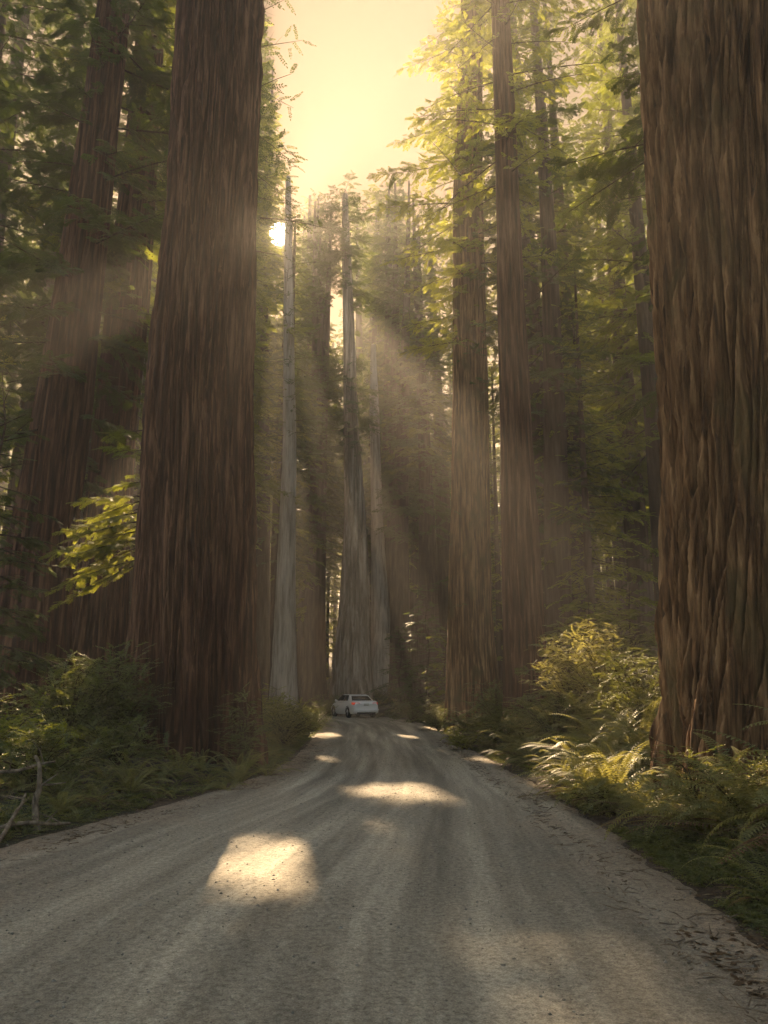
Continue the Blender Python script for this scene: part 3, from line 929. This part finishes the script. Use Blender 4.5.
# ------------------------------------------------------------------ shrubs
def shrub(x, y, h, w, name, label, n=26, seed=1, leaf='leaf_shrub', temps=T_SMALL, sl=.34, group=None):
    rg = np.random.default_rng(seed)
    root = empty(name, (x, y, h1(x, y) - .03)); tag(root, label, 'shrub', group)
    loc, X, sc = [], [], []; mb = MB()
    for i in range(n):
        a = rg.uniform(0, 6.28); out = w * math.sqrt(rg.uniform(0.02, 1)); hh = h * rg.uniform(.55, 1.05) * (1 - .35 * (out / w) ** 2)
        c = lambda s: np.array([cos(a) * out * s ** 1.3, sin(a) * out * s ** 1.3, hh * (1 - (1 - s) ** 1.5)]) + np.array([.08 * sin(5 * s + i), .08 * cos(4 * s + i), 0]) * s
        tube(mb, [c(s) for s in np.linspace(0, 1, 7)], np.linspace(.012, .003, 7), 4)
        m = int(5 + hh * 5)
        for j in range(m):
            s = rg.uniform(.22, 1); p0 = c(s); an = rg.uniform(0, 6.28); el = rg.uniform(-.15, .6)
            q = np.array([cos(an), sin(an), el]); l2 = rg.uniform(.1, .32) * h ** .5
            for e in range(2):
                loc.append(p0 + q * l2 * e * .8); X.append(q + rg.normal(0, .3, 3)); sc.append(sl * rg.uniform(.6, 1.15))
            mb2 = np.array([p0, p0 + q * l2])
            tube(mb, mb2, [.004, .002], 3)
    loc = np.array(loc); X = np.array(X)
    data = dict(loc=loc, mat=frames(X, np.tile([0, 0, 1.0], (len(loc), 1)) + rg.normal(0, .3, (len(loc), 3))), sc=np.array(sc))
    fb = MB(); fill(fb, temps, data, rg)
    link('stems', mb.mesh('stems', M['wood'], True), root)
    link('foliage', fb.mesh('foliage', M[leaf]), root)
    return root




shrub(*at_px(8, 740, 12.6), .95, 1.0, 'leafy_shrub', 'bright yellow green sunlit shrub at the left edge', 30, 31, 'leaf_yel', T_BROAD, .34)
shrub(*at_px(70, 700, 14.6), 1.9, 1.1, 'huckleberry_shrub', 'tall dark huckleberry shrub in front of the far left trunks', 52, 32)
shrub(*at_px(112, 700, 15.6), 2.1, 1.1, 'huckleberry_shrub', 'tallest dark shrub touching the left side of the huge left trunk', 56, 33)
shrub(*at_px(40, 760, 11.6), .9, .9, 'huckleberry_shrub', 'low dark shrub behind the dead branches', 30, 34)
shrub(*at_px(118, 750, 13.8), .9, .8, 'huckleberry_shrub', 'low dark shrub at the left foot of the huge left trunk', 30, 35)
shrub(*at_px(246, 640, 15.9), 1.7, .42, 'thin_shrub', 'thin leafy shrub climbing the right side of the huge left trunk', 14, 36, sl=.28)
shrub(*at_px(285, 715, 23.5), 1.35, 1.1, 'huckleberry_shrub', 'rounded green shrub in sun between the huge left trunk and the road', 46, 37, 'leaf_fern')
shrub(*at_px(308, 712, 29), 1.3, 1.2, 'huckleberry_shrub', 'dark rounded shrub at the left road edge before the car', 44, 38)
shrub(*at_px(268, 710, 28), 1.5, 1.3, 'huckleberry_shrub', 'shrub at the foot of the pale trunk under the sun', 44, 39, 'leaf_yel')
shrub(*at_px(505, 700, 21.5), 1.1, 1.0, 'huckleberry_shrub', 'grey green shrub on the right bank below the slim reddish trunk', 44, 40)
shrub(*at_px(470, 715, 26), .95, 1.0, 'huckleberry_shrub', 'low shrub on the right bank at the foot of the weathered brown trunk', 40, 41)
shrub(*at_px(552, 680, 18), 1.2, 1.0, 'huckleberry_shrub', 'shrub among ferns right of the slim reddish trunk', 42, 42)
shrub(*at_px(606, 690, 18.5), 2.7, 1.3, 'huckleberry_shrub', 'tall pale leafy shrub left of the huge furrowed trunk, behind the sunlit ferns', 64, 61, 'leaf_fern', sl=.3)
shrub(*at_px(572, 690, 21.5), 2.4, 1.3, 'huckleberry_shrub', 'tall shrub just right of the slim reddish trunk, paler than the ones below it', 60, 62, 'leaf_fern', sl=.3)
shrub(*at_px(640, 690, 15.5), 1.9, 1.0, 'huckleberry_shrub', 'shrub squeezed between the sunlit ferns and the huge furrowed trunk', 50, 63, sl=.28)
shrub(*at_px(498, 700, 27), 1.7, 1.2, 'huckleberry_shrub', 'grey green shrub between the weathered brown trunk and the slim reddish trunk', 50, 64)
shrub(*at_px(438, 712, 34), 1.2, 1.2, 'huckleberry_shrub', 'low shrub on the right road edge in the middle distance', 36, 43)
shrub(*at_px(412, 706, 43), 1.4, 1.3, 'huckleberry_shrub', 'shrub at the right road edge nearest the white car', 36, 44)
shrub(*at_px(690, 700, 9.2), .95, .45, 'thin_shrub', 'thin twiggy shrub against the base of the huge furrowed trunk', 12, 45, sl=.22)
shrub(*at_px(735, 720, 8.4), .8, .5, 'thin_shrub', 'sparse little shrub against the right side of the huge furrowed trunk', 12, 46, sl=.22)
shrub(*at_px(602, 800, 10.9), .45, .5, 'leafy_shrub', 'small bright leafed shrub at the road edge below the ferns', 22, 47, 'leaf_fern', T_BROAD, .22)
shrub(*at_px(465, 735, 23), .5, .7, 'leafy_shrub', 'small sunlit shrub at the right road edge', 26, 48, 'leaf_yel', T_BROAD, .26)
shrub(*at_px(700, 560, 8.78), 0.25, .18, 'leafy_sprig', 'small leafy sprig growing low on the huge furrowed trunk', 8, 49, sl=.2)
shrub(*at_px(330, 700, 56), 1.6, 1.8, 'huckleberry_shrub', 'shrub left of the road bend, beside the white car', 36, 50)
shrub(*at_px(352, 698, 62), 1.3, 1.8, 'huckleberry_shrub', 'shrub behind the white car at the foot of the broad pale snag', 36, 51)
shrub(*at_px(378, 698, 58), 1.5, 1.7, 'huckleberry_shrub', 'shrub right behind the white car', 36, 52)


# ------------------------------------------------------------------ ferns
def fern_mesh(seed, nf=20, L=1.0, spread=(38, 78)):
    rg = np.random.default_rng(seed); fb = MB(); K = []; KD = []
    for i in range(nf):
        a = i * 2.4 + rg.normal(0, .25); Lf = L * rg.uniform(.65, 1.15)
        dead = i >= nf - 4
        e0 = radians(rg.uniform(*spread)) if not dead else radians(rg.uniform(8, 30)); bend = rg.uniform(1.1, 2.1) if not dead else rg.uniform(.6, 1.0); n = 36
        h = np.array([cos(a), sin(a), 0]); pd0 = np.array([-sin(a), cos(a), 0]); tw = rg.normal(0, .12)
        p = np.array([0, 0, .02]) + h * .03; pts = [p]; dirs = []
        for j in range(n):
            t = j / n; e = e0 - bend * t ** 1.4
            dv = h * cos(e) + np.array([0, 0, 1]) * sin(e) + pd0 * tw * t
            dv /= np.linalg.norm(dv); p = p + dv * Lf / n; pts.append(p); dirs.append(dv)
        tube(fb, np.array(pts[::3]), np.linspace(.005, .0015, len(pts[::3])), 3)
        roll = rg.normal(0, .25)
        for j in range(3, n):
            t = j / n; w = .100 * Lf * min(1, (t - .05) / .18) * (1 - t ** 2.2) ** .8 + .008
            dv = dirs[j]; nrm = np.cross(dv, pd0); nrm /= np.linalg.norm(nrm)
            side = pd0 * cos(roll) + nrm * sin(roll)
            for sg in (-1, 1):
                for q in (0,):
                    b = pts[j] + dv * q * Lf / n
                    x = side * sg + dv * .28
                    x /= np.linalg.norm(x)
                    ww = Lf / n * .30
                    up = np.array([0, 0, -.12]) * w
                    (KD if dead else K).append([b - dv * ww * .7, b + x * w * .5 + dv * ww + nrm * 0 + up * .2, b + x * w + up * 1.6, b + x * w * .45 - dv * ww])
    K = np.array(K); fb.add(K.reshape(-1, 3), np.arange(len(K) * 4).reshape(-1, 4))
    KD = np.array(KD); fb.add(KD.reshape(-1, 3), np.arange(len(KD) * 4).reshape(-1, 4), 1)
    return fb.mesh('fern', [M['leaf_fern'], M['leaf_dead']])


FERN = [fern_mesh(60, 22, 1.05), fern_mesh(61, 17, .9), fern_mesh(62, 26, 1.2, (30, 80)), fern_mesh(63, 14, .7, (25, 60))]


def fern(x, y, v, s, label, group=None, seed=0):
    o = link('sword_fern', FERN[v]); o.location = (x, y, h1(x, y) - .02)
    r = np.random.default_rng(seed + 900)
    o.rotation_euler = (r.normal(0, .08), r.normal(0, .08), r.uniform(0, 6.28)); o.scale = (s, s, s * r.uniform(.85, 1.1))
    tag(o, label, 'fern', group)


# single ferns one can point to
for k, (px, py, d, v, s, lb) in enumerate([
        (585, 745, 12.2, 2, 1.05, 'bright sunlit sword fern in the middle of the right bank, fronds glowing yellow'),
        (618, 722, 12.8, 0, 1.1, 'sunlit sword fern behind the brightest fern on the right bank'),
        (652, 690, 12.6, 1, 1.15, 'tall pale fern with upright fronds touching the left edge of the huge furrowed trunk'),
        (560, 735, 14.2, 0, .9, 'yellow lit fern left of the brightest fern'),
        (640, 770, 10.3, 1, .95, 'sword fern between the brightest fern and the huge drooping fern'),
        (705, 770, 8.6, 2, 1.15, 'large grey green drooping fern at the foot of the huge furrowed trunk'),
        (760, 760, 7.9, 2, 1.05, 'large drooping fern at the right edge under the huge furrowed trunk'),
        (775, 855, 6.3, 0, .75, 'low fern hanging over the bank at the lower right edge'),
        (690, 720, 9.6, 1, .95, 'fern pressed against the base of the huge furrowed trunk'),
        (530, 715, 17, 0, .95, 'fern on the right bank under the slim reddish trunk'),
        (240, 775, 14.6, 2, .85, 'largest fern at the right foot of the huge left trunk'),
        (268, 770, 15.8, 1, .85, 'fern at the road edge just right of the huge left trunk'),
        (205, 780, 14.0, 3, .95, 'small fern in front of the middle of the huge left trunk'),
        (180, 778, 14.2, 0, .8, 'fern with spread fronds in front of the left half of the huge left trunk'),
        (225, 790, 13.6, 3, .9, 'low fern at the road edge below the largest fern of the left bank'),
        (130, 790, 12.4, 2, .7, 'wide low fern on the left bank between the dark shrubs and the road'),
        (155, 785, 13.4, 3, .95, 'small fern with pale fronds at the left foot of the huge left trunk'),
        (105, 775, 12.6, 0, .6, 'dim fern in front of the dark shrubs on the left'),
        (20, 770, 11.4, 1, .8, 'sunlit fern at the left edge above the dead branches')]):
    x, y = at_px(px, py, d); fern(x, y, v, s, lb, None, k)
rg = np.random.default_rng(77); fs = []
tries = 0
while len(fs) < 330 and tries < 14000:
    tries += 1; near = len(fs) > 190
    y = rg.uniform(5.5, 60) if rg.random() < .45 else rg.uniform(5.5, 20)
    left = rg.random() < .30
    off = rg.exponential(2.0) + (.75 if left else .6)
    if near: left = rg.random() < .2; y = rg.uniform(5.2, 24); off = rg.uniform(.5, 5)
    x = xL(y) - off if left else xR(y) + off
    if y < 60 and any((x - a) ** 2 + (y - b) ** 2 < (r_ + .5) ** 2 for a, b, r_ in TREES): continue
    if any((x - a) ** 2 + (y - b) ** 2 < (.22 if near else .42) for a, b in fs): continue
    if not left and y < 8 and off < 1: continue
    fs.append((x, y))
    fern(x, y, int(rg.choice([0, 1, 2, 3])), rg.uniform(.8, 1.35) if not left else rg.uniform(.45, .85),
         'sword fern among the many ferns along the left bank' if left else 'sword fern among the many ferns along the right bank',
         'ferns along the left bank' if left else 'ferns along the right bank', len(fs))


# ------------------------------------------------------------------ ground cover, litter, stones
def scatter(name, n, temps, mat, reg, sl, seed, lift=.04, el=.35, cat='undergrowth', label='', yr=(5, 60), offr=(0.15, 14), bias=1.6, h=.0):
    rg = np.random.default_rng(seed)
    y = yr[0] + (yr[1] - yr[0]) * rg.uniform(0, 1, n) ** bias
    left = rg.random(n) < reg
    off = offr[0] + (offr[1] - offr[0]) * rg.uniform(0, 1, n) ** 2.2
    x = np.where(left, xL(y) - off, xR(y) + off)
    nz = perlin(x * .5, y * .5, seed)
    ok = nz > -.28
    for a, b, r_ in TREES:
        ok &= (x - a) ** 2 + (y - b) ** 2 > (r_ * 1.1) ** 2
    x, y, off = x[ok], y[ok], off[ok]; n = len(x)
    a = rg.uniform(0, 6.28, n)
    X = np.stack([np.cos(a), np.sin(a), rg.uniform(-.05, el, n)], -1)
    up = np.tile([0, 0, 1.0], (n, 1)) + rg.normal(0, .3, (n, 3))
    z = H(x, y) + rg.uniform(0, 1, n) * (lift + h * smooth((off - .6) / 2.5))
    data = dict(loc=np.stack([x, y, z], -1), mat=frames(X, up), sc=sl * rg.uniform(.55, 1.2, n))
    mb = MB(); fill(mb, temps, data, rg)
    o = link(name, mb.mesh(name, mat)); tag(o, label, cat, kind='stuff')


scatter('undergrowth', 26000, T_SMALL, M['leaf_shrub'], .5, .30, 5, .10, .5, label='tangled low leafy undergrowth covering both banks', h=.6, yr=(5, 66), offr=(.35, 15))
scatter('ground_cover', 34000, T_BROAD, M['leaf_shrub'], .33,   .13, 6, .05, .3, label='small leafed ground cover creeping down to the road edges', yr=(5, 32), offr=(.12, 5))
scatter('leaf_litter', 16000, [(np.array([[0, 0, 0], [.5, .22, .06], [1, 0, 0], [.5, -.22, .03]]), np.array([[0, 1, 2, 3]]))], M['leaf_litter'], .5, .07, 8, .012, .15,
        cat='leaf litter', label='fallen brown leaves and needles scattered beside the road', yr=(4, 30), offr=(-.5, 5))


def twigs():
    rg = np.random.default_rng(15); mb = MB(); n = 1300
    y = 4.2 + 22 * rg.uniform(0, 1, n) ** 1.6; left = rg.random(n) < .5
    off = rg.exponential(.55, n) - .75
    x = np.where(left, xL(y) - off, xR(y) + off); z = H(x, y) + .022
    for i in range(n):
        L = rg.uniform(.04, .22); a = rg.uniform(0, 6.28); d = np.array([cos(a), sin(a), rg.uniform(-.05, .2)]) * L
        p = np.array([x[i], y[i], z[i]])
        tube(mb, [p, p + d * .5 + rg.normal(0, .01, 3), p + d], [rg.uniform(.002, .007), .004, .0015], 4)
    tag(link('twigs', mb.mesh('twigs', M['deadwood'], True)), 'broken twigs and bark scraps strewn along both road edges', 'twigs', kind='stuff')


twigs()


def stones():
    rg = np.random.default_rng(9); n = 15000
    y = 2.8 + 22 * rg.uniform(0, 1, n) ** 1.7
    u = rg.uniform(0, 1, n)
    s = .003 + .013 * rg.uniform(0, 1, n) ** 7 + .003 * (y / 12)
    x = xL(y) + u * (xR(y) - xL(y))
    ok = perlin(x * 1.2, y * .35, 3) + rg.uniform(-.3, .3, n) > -.15
    x, y, s, u = x[ok], y[ok], s[ok], u[ok]; n = len(x)
    z = H(x, y) + .012 * np.cos((u - .53) * 2 * pi * 2.2 + .9 * perlin(y / 14, 0.2, 0)) + .022 * fbm(x * 1.4, y * .5, 2.2, 4) + .007 * perlin(x * 9, y * 5, 7.7) + .012
    T = np.array([[1, 0, 0], [0, 1, 0], [-1, 0, 0], [0, -1, 0], [0, 0, .7], [0, 0, -.7]])
    Fc = np.array([[0, 1, 4], [1, 2, 4], [2, 3, 4], [3, 0, 4], [1, 0, 5], [2, 1, 5], [3, 2, 5], [0, 3, 5]])
    V = T[None] * (s[:, None, None] * rg.uniform(.6, 1.3, (n, 6, 1)))
    a = rg.uniform(0, 6.28, n); c, q = np.cos(a), np.sin(a)
    Vx = V[..., 0] * c[:, None] - V[..., 1] * q[:, None]; Vy = V[..., 0] * q[:, None] + V[..., 1] * c[:, None]
    V = np.stack([Vx + x[:, None], Vy + y[:, None], V[..., 2] + z[:, None]], -1)
    mb = MB(); mb.add(V.reshape(-1, 3), (Fc[None] + (np.arange(n) * 6)[:, None, None]).reshape(-1, 3))
    tag(link('gravel', mb.mesh('gravel', M['stone'])), 'loose small stones strewn over the gravel road', 'gravel', kind='stuff')


stones()


# ------------------------------------------------------------------ dead branches lying at the left
def dead_branch(pts, r, label, seed, twigs=4):
    rg = np.random.default_rng(seed); pts = np.array(pts, float); base = pts[0].copy()
    t = np.linspace(0, len(pts) - 1, 40)
    c = np.stack([np.interp(t, np.arange(len(pts)), pts[:, i]) for i in range(3)], -1) - base
    c += np.stack([.03 * perlin(t * 1.7, seed, i + .5) for i in range(3)], -1)
    mb = MB(); tube(mb, c, np.linspace(r, r * .45, 40) * (1 + .25 * perlin(t * 4, seed, 2)), 10)
    for k in range(twigs):
        i = rg.integers(8, 38); q = rg.normal(0, 1, 3); q[2] = abs(q[2]) * .5; q /= np.linalg.norm(q); L = rg.uniform(.15, .45)
        tube(mb, [c[i], c[i] + q * L * .5 + rg.normal(0, .02, 3), c[i] + q * L], [r * .35, r * .25, r * .12], 5)
    o = link('fallen_branch', mb.mesh('fallen_branch', M['deadwood'], True)); o.location = base
    tag(o, label, 'branch')


def gp(px, py, d, z):
    p = P(px, py, d); return [p[0], d, h1(p[0], d) + z]


dead_branch([gp(36, 835, 9.6, 0), gp(34, 810, 9.75, .28), gp(38, 800, 9.8, .55), gp(33, 790, 9.9, .78)], .045, 'crooked pale dead branch standing upright at the lower left', 1, 3)
dead_branch([gp(-20, 815, 9.9, .45), gp(15, 805, 10.2, .5), gp(52, 790, 10.6, .62)], .03, 'thin dead branch leaning up to the right behind the crooked pale one', 2)
dead_branch([gp(-25, 850, 8.9, .05), gp(10, 845, 9.2, .14), gp(70, 830, 9.9, .06)], .035, 'dead branch lying along the ground towards the road at the lower left', 3)
dead_branch([gp(-10, 862, 8.4, .03), gp(12, 835, 9.2, .22), gp(25, 815, 9.8, .35)], .03, 'dark dead branch slanting up from the lower left corner', 4)
dead_branch([gp(60, 812, 10.8, .02), gp(100, 808, 11.2, .06), gp(135, 806, 11.6, .02)], .02, 'short dead stick lying beside the left shoulder of the road', 5, 2)


# ------------------------------------------------------------------ the car
def car():
    x0, y0 = at_px(353.5, 718, 52.5)
    root = empty('sedan_car', (x0, y0, h1(x0, y0) + .02), radians(22))
    tag(root, 'white four door sedan with red tail lights driving away round the bend', 'car')
    paint = plain_mat('white_paint', (.93, .93, .92), .28, 0, .5, .6); glass = plain_mat('dark_glass', (.03, .035, .04), .08, 0, .8)
    rub = plain_mat('tyre_rubber', (.02, .02, .02), .85); chrome = plain_mat('alloy', (.55, .55, .55), .3, .9)
    red = plain_mat('tail_lamp', (.5, .02, .01), .2, 0, .5, .5, ((1, .10, .03), .06)); dark = plain_mat('black_trim', (.03, .03, .03), .6)
    platem = plain_mat('plate', (.6, .58, .5), .4)

    def loft(secs, mat, name, parent, cap=True):
        mb = MB(); n = len(secs[0]); V = np.concatenate([np.array(s) for s in secs]); Fs = []
        for i in range(len(secs) - 1):
            for j in range(n):
                k = (j + 1) % n; Fs.append([i * n + j, i * n + k, (i + 1) * n + k, (i + 1) * n + j])
        mb.add(V, Fs)
        mb.f.append(np.array([list(range(n))])); mb.f.append(np.array([list(range((len(secs) - 1) * n, len(secs) * n))[::-1]]))
        me = mb.mesh(name, mat, True); o = link(name, me, parent)
        for e in ():
            pass
        bv = o.modifiers.new('b', 'BEVEL'); bv.width = .02; bv.segments = 2; bv.limit_method = 'ANGLE'; bv.angle_limit = radians(35)
        return o

    def sec(y, hw, zb, zt, tw=.93, tuck=.9):
        m = (zb + zt) / 2
        return [(-hw * tuck, y, zb), (hw * tuck, y, zb), (hw, y, zb + .16), (hw * 1.0, y, m), (hw * .97, y, zt - .10), (hw * tw * .92, y, zt), (-hw * tw * .92, y, zt), (-hw * .97, y, zt - .10), (-hw, y, m), (-hw, y, zb + .16)]
    # rear of the car at -y, nose at +y
    body = loft([sec(-2.36, .74, .42, .88), sec(-2.28, .84, .28, 1.02), sec(-2.0, .90, .24, 1.06), sec(-1.2, .92, .20, 1.04), sec(0, .92, .19, .99), sec(1.0, .92, .20, .98), sec(1.7, .90, .22, .90), sec(2.2, .83, .28, .76), sec(2.40, .66, .36, .64)], paint, 'body', root)
    g = lambda y, hw, z: [(-hw, y, z), (hw, y, z)]
    cab = loft([[(-.78, -1.62, 1.04), (.78, -1.62, 1.04), (.62, -1.05, 1.38), (-.62, -1.05, 1.38)],
                [(-.84, -1.0, 1.02), (.84, -1.0, 1.02), (.62, -.75, 1.445), (-.62, -.75, 1.445)],
                [(-.85, 0.2, .98), (.85, 0.2, .98), (.62, 0.05, 1.46), (-.62, 0.05, 1.46)],
                [(-.82, 1.05, .96), (.82, 1.05, .96), (.58, .35, 1.42), (-.58, .35, 1.42)]], paint, 'roof', root)

    def quad(name, pts, mat, off, parent=root, th=.012):
        p = np.array(pts, float); nr = np.cross(p[1] - p[0], p[2] - p[0]); nr /= np.linalg.norm(nr)
        q = np.concatenate([p + nr * off, p + nr * (off - th)]); n = len(p)
        Fs = [list(range(n)), list(range(2 * n - 1, n - 1, -1))] + [[i, n + i, n + (i + 1) % n, (i + 1) % n] for i in range(n)]
        mb = MB(); mb.add(q, Fs); return link(name, mb.mesh(name, mat), parent)
    quad('rear_window', [(-.68, -1.575, 1.07), (.68, -1.575, 1.07), (.56, -1.11, 1.35), (-.56, -1.11, 1.35)], glass, .012)
    quad('windscreen', [(.74, 1.0, 1.0), (-.74, 1.0, 1.0), (-.55, .42, 1.38), (.55, .42, 1.38)], glass, .02)
    for s in (-1, 1):
        for (ya, yb, yc, yd) in ((-1.25, -.42, -.42, -.95), (-.34, .85, .30, -.34)):
            pts = [(s * .832, ya, 1.05), (s * .848, yb, 1.03), (s * .645, yc, 1.40), (s * .645, yd, 1.395)]
            if s > 0: pass
            else: pts = pts[::-1]
            quad('side_window', pts, glass, .025)
        # tail lamps wrap the corner
        lm = MB()
        a = [(s * .44, -2.335, .80), (s * .80, -2.30, .80), (s * .885, -2.05, .84), (s * .885, -2.05, .97), (s * .80, -2.29, .96), (s * .44, -2.34, .93)]
        b = [(x_ * .97, y_ + .06, z_) for x_, y_, z_ in a]
        lm.add(np.array([(x_ * 1.012, y_ - .018, z_) for x_, y_, z_ in a] + b), [[0, 1, 4, 5], [1, 2, 3, 4], [6, 11, 10, 7], [7, 10, 9, 8], [0, 6, 7, 1], [1, 7, 8, 2], [2, 8, 9, 3], [3, 9, 10, 4], [4, 10, 11, 5], [5, 11, 6, 0]])
        link('tail_light', lm.mesh('tail_light', red), root)
        mm = MB(); tube(mm, [(s * .86, .72, 1.0), (s * .94, .70, 1.04), (s * 1.05, .69, 1.06), (s * 1.07, .69, 1.06)], [.03, .07, .09, .03], 8); link('mirror', mm.mesh('mirror', paint, True), root)
        for yy in (-1.38, 1.42):
            wm = MB()
            prof = [(.20, .0), (.31, .0), (.335, .02), (.335, .19), (.31, .215), (.20, .215)]
            n = 28; V = []
            for k in range(n):
                t = k * 2 * pi / n
                for r_, w_ in prof: V.append((s * (.93 - w_), yy + r_ * cos(t), .335 + r_ * sin(t)))
            Fs = [[k * 6 + j, k * 6 + (j + 1) % 6, ((k + 1) % n) * 6 + (j + 1) % 6, ((k + 1) % n) * 6 + j] for k in range(n) for j in range(6)]
            wm.add(np.array(V), Fs); w = link('wheel', wm.mesh('wheel', rub, True), root)
            rm = MB(); V = [(s * .90, yy, .335)]; Fs = []
            for k in range(20):
                t = k * 2 * pi / 20; r2 = .215; V.append((s * (.915 if k % 4 < 2 else .88), yy + r2 * cos(t), .335 + r2 * sin(t)))
            for k in range(20): Fs.append([0, 1 + k, 1 + (k + 1) % 20])
            rm.add(np.array(V), Fs); link('rim', rm.mesh('rim', chrome), w)
            am = MB(); V = []
            for k in range(15):
                t = pi * k / 14
                for r_ in (.36, .41): V.append((s * .925, yy + r_ * cos(t), .335 + r_ * sin(t))); V.append((s * .80, yy + r_ * cos(t), .335 + r_ * sin(t)))
            Fs = []
            for k in range(14):
                b_ = k * 4; Fs += [[b_, b_ + 2, b_ + 6, b_ + 4], [b_ + 1, b_ + 5, b_ + 7, b_ + 3], [b_, b_ + 4, b_ + 5, b_ + 1]]
            am.add(np.array(V), Fs); link('wheel_arch', am.mesh('wheel_arch', dark, True), root)
    quad('bumper', [(-.80, -2.33, .30), (.80, -2.33, .30), (.84, -2.36, .56), (-.84, -2.36, .56)], paint, .05, th=.12)
    quad('bumper_trim', [(-.62, -2.34, .26), (.62, -2.34, .26), (.62, -2.36, .36), (-.62, -2.36, .36)], dark, .07, th=.05)
    quad('number_plate', [(-.17, -2.345, .76), (.17, -2.345, .76), (.17, -2.352, .90), (-.17, -2.352, .90)], platem, .035)
    return root


car()

# ------------------------------------------------------------------ haze
def haze():
    m, nt, out = node_mat('haze_air')
    v = N(nt, 'ShaderNodeVolumePrincipled')
    v.inputs['Color'].default_value = (.96, .92, .86, 1)
    v.inputs['Density'].default_value = HAZE
    v.inputs['Anisotropy'].default_value = .42
    nt.links.new(v.outputs[0], out.inputs['Volume'])
    x0, x1, y0, y1, z0, z1 = -300, 300, -42, 390, -3.5, 74
    mb = MB(); V = [(x, y, z) for z in (z0, z1) for (x, y) in ((x0, y0), (x1, y0), (x1, y1), (x0, y1))]
    mb.add(np.array(V), [[0, 3, 2, 1], [4, 5, 6, 7], [0, 1, 5, 4], [1, 2, 6, 5], [2, 3, 7, 6], [3, 0, 4, 7]])
    tag(link('haze', mb.mesh('haze', m)), kind='stuff')


HAZE = .00195
haze()

# ------------------------------------------------------------------ world
w = bpy.data.worlds.new('World'); scene.world = w; w.use_nodes = True
nt = w.node_tree; nt.nodes.clear()
out = nt.nodes.new('ShaderNodeOutputWorld'); bg = nt.nodes.new('ShaderNodeBackground')
sky = nt.nodes.new('ShaderNodeTexSky'); sky.sky_type = 'NISHITA'; sky.sun_disc = False
sky.sun_elevation = SUN_EL; sky.sun_rotation = SUN_AZ % (2 * pi)
sky.air_density = 1.0; sky.dust_density = 4.0; sky.ozone_density = .6
tc = nt.nodes.new('ShaderNodeTexCoord')
dp = nt.nodes.new('ShaderNodeVectorMath'); dp.operation = 'DOT_PRODUCT'; dp.inputs[1].default_value = tuple(SUN)
nt.links.new(tc.outputs['Generated'], dp.inputs[0])
mr = nt.nodes.new('ShaderNodeMapRange'); mr.inputs['From Min'].default_value = cos(radians(.80)); mr.inputs['From Max'].default_value = cos(radians(.62))
mr.inputs['To Min'].default_value = 0; mr.inputs['To Max'].default_value = 1
nt.links.new(dp.outputs['Value'], mr.inputs['Value'])
mw = nt.nodes.new('ShaderNodeMapRange'); mw.interpolation_type = 'SMOOTHSTEP'
mw.inputs['From Min'].default_value = .35; mw.inputs['From Max'].default_value = .94
nt.links.new(dp.outputs['Value'], mw.inputs['Value'])
tint = mixc(nt, 1.0, sky.outputs[0], mixc(nt, mw.outputs[0], (1.02, .95, .80), (.014, .008, .0042)), 'MULTIPLY')
col = mixc(nt, mr.outputs[0], tint, (60.0, 52.0, 38.0))
nt.links.new(col, bg.inputs[0]); bg.inputs[1].default_value = .135
nt.links.new(bg.outputs[0], out.inputs[0])

sl = bpy.data.lights.new('sun', 'SUN'); sl.energy = 5.0; sl.angle = radians(.4); sl.color = (1.0, .71, .43)
so = bpy.data.objects.new('sun', sl); COL.objects.link(so)
from mathutils import Vector
so.rotation_euler = Vector(SUN).to_track_quat('Z', 'Y').to_euler(); so.location = tuple(SUN * 60)

# ------------------------------------------------------------------ camera and render
cd = bpy.data.cameras.new('camera'); cd.sensor_fit = 'VERTICAL'; cd.sensor_height = 24; cd.lens = 24 * FPX / 1024
cd.clip_end = 2000; cd.clip_start = .05
co = bpy.data.objects.new('camera', cd); COL.objects.link(co)
co.location = (0, 0, CAMH); co.rotation_euler = (radians(90) + PITCH, 0, 0)
scene.camera = co
c = scene.cycles
c.max_bounces = 6; c.diffuse_bounces = 3; c.glossy_bounces = 2; c.transmission_bounces = 4; c.volume_bounces = 1; c.transparent_max_bounces = 6
c.use_adaptive_sampling = True; c.adaptive_threshold = .02; c.use_denoising = True; c.sample_clamp_indirect = .8; c.sample_clamp_direct = 0
try:
    c.denoiser = 'OPENIMAGEDENOISE'; c.denoising_input_passes = 'RGB_ALBEDO_NORMAL'; c.denoising_prefilter = 'ACCURATE'; c.denoising_quality = 'HIGH'
except Exception:
    pass
c.caustics_reflective = False; c.caustics_refractive = False
vs = scene.view_settings
vs.view_transform = 'Standard'; vs.look = 'None'; vs.gamma = 1; vs.use_curve_mapping = False; vs.exposure = 2.32
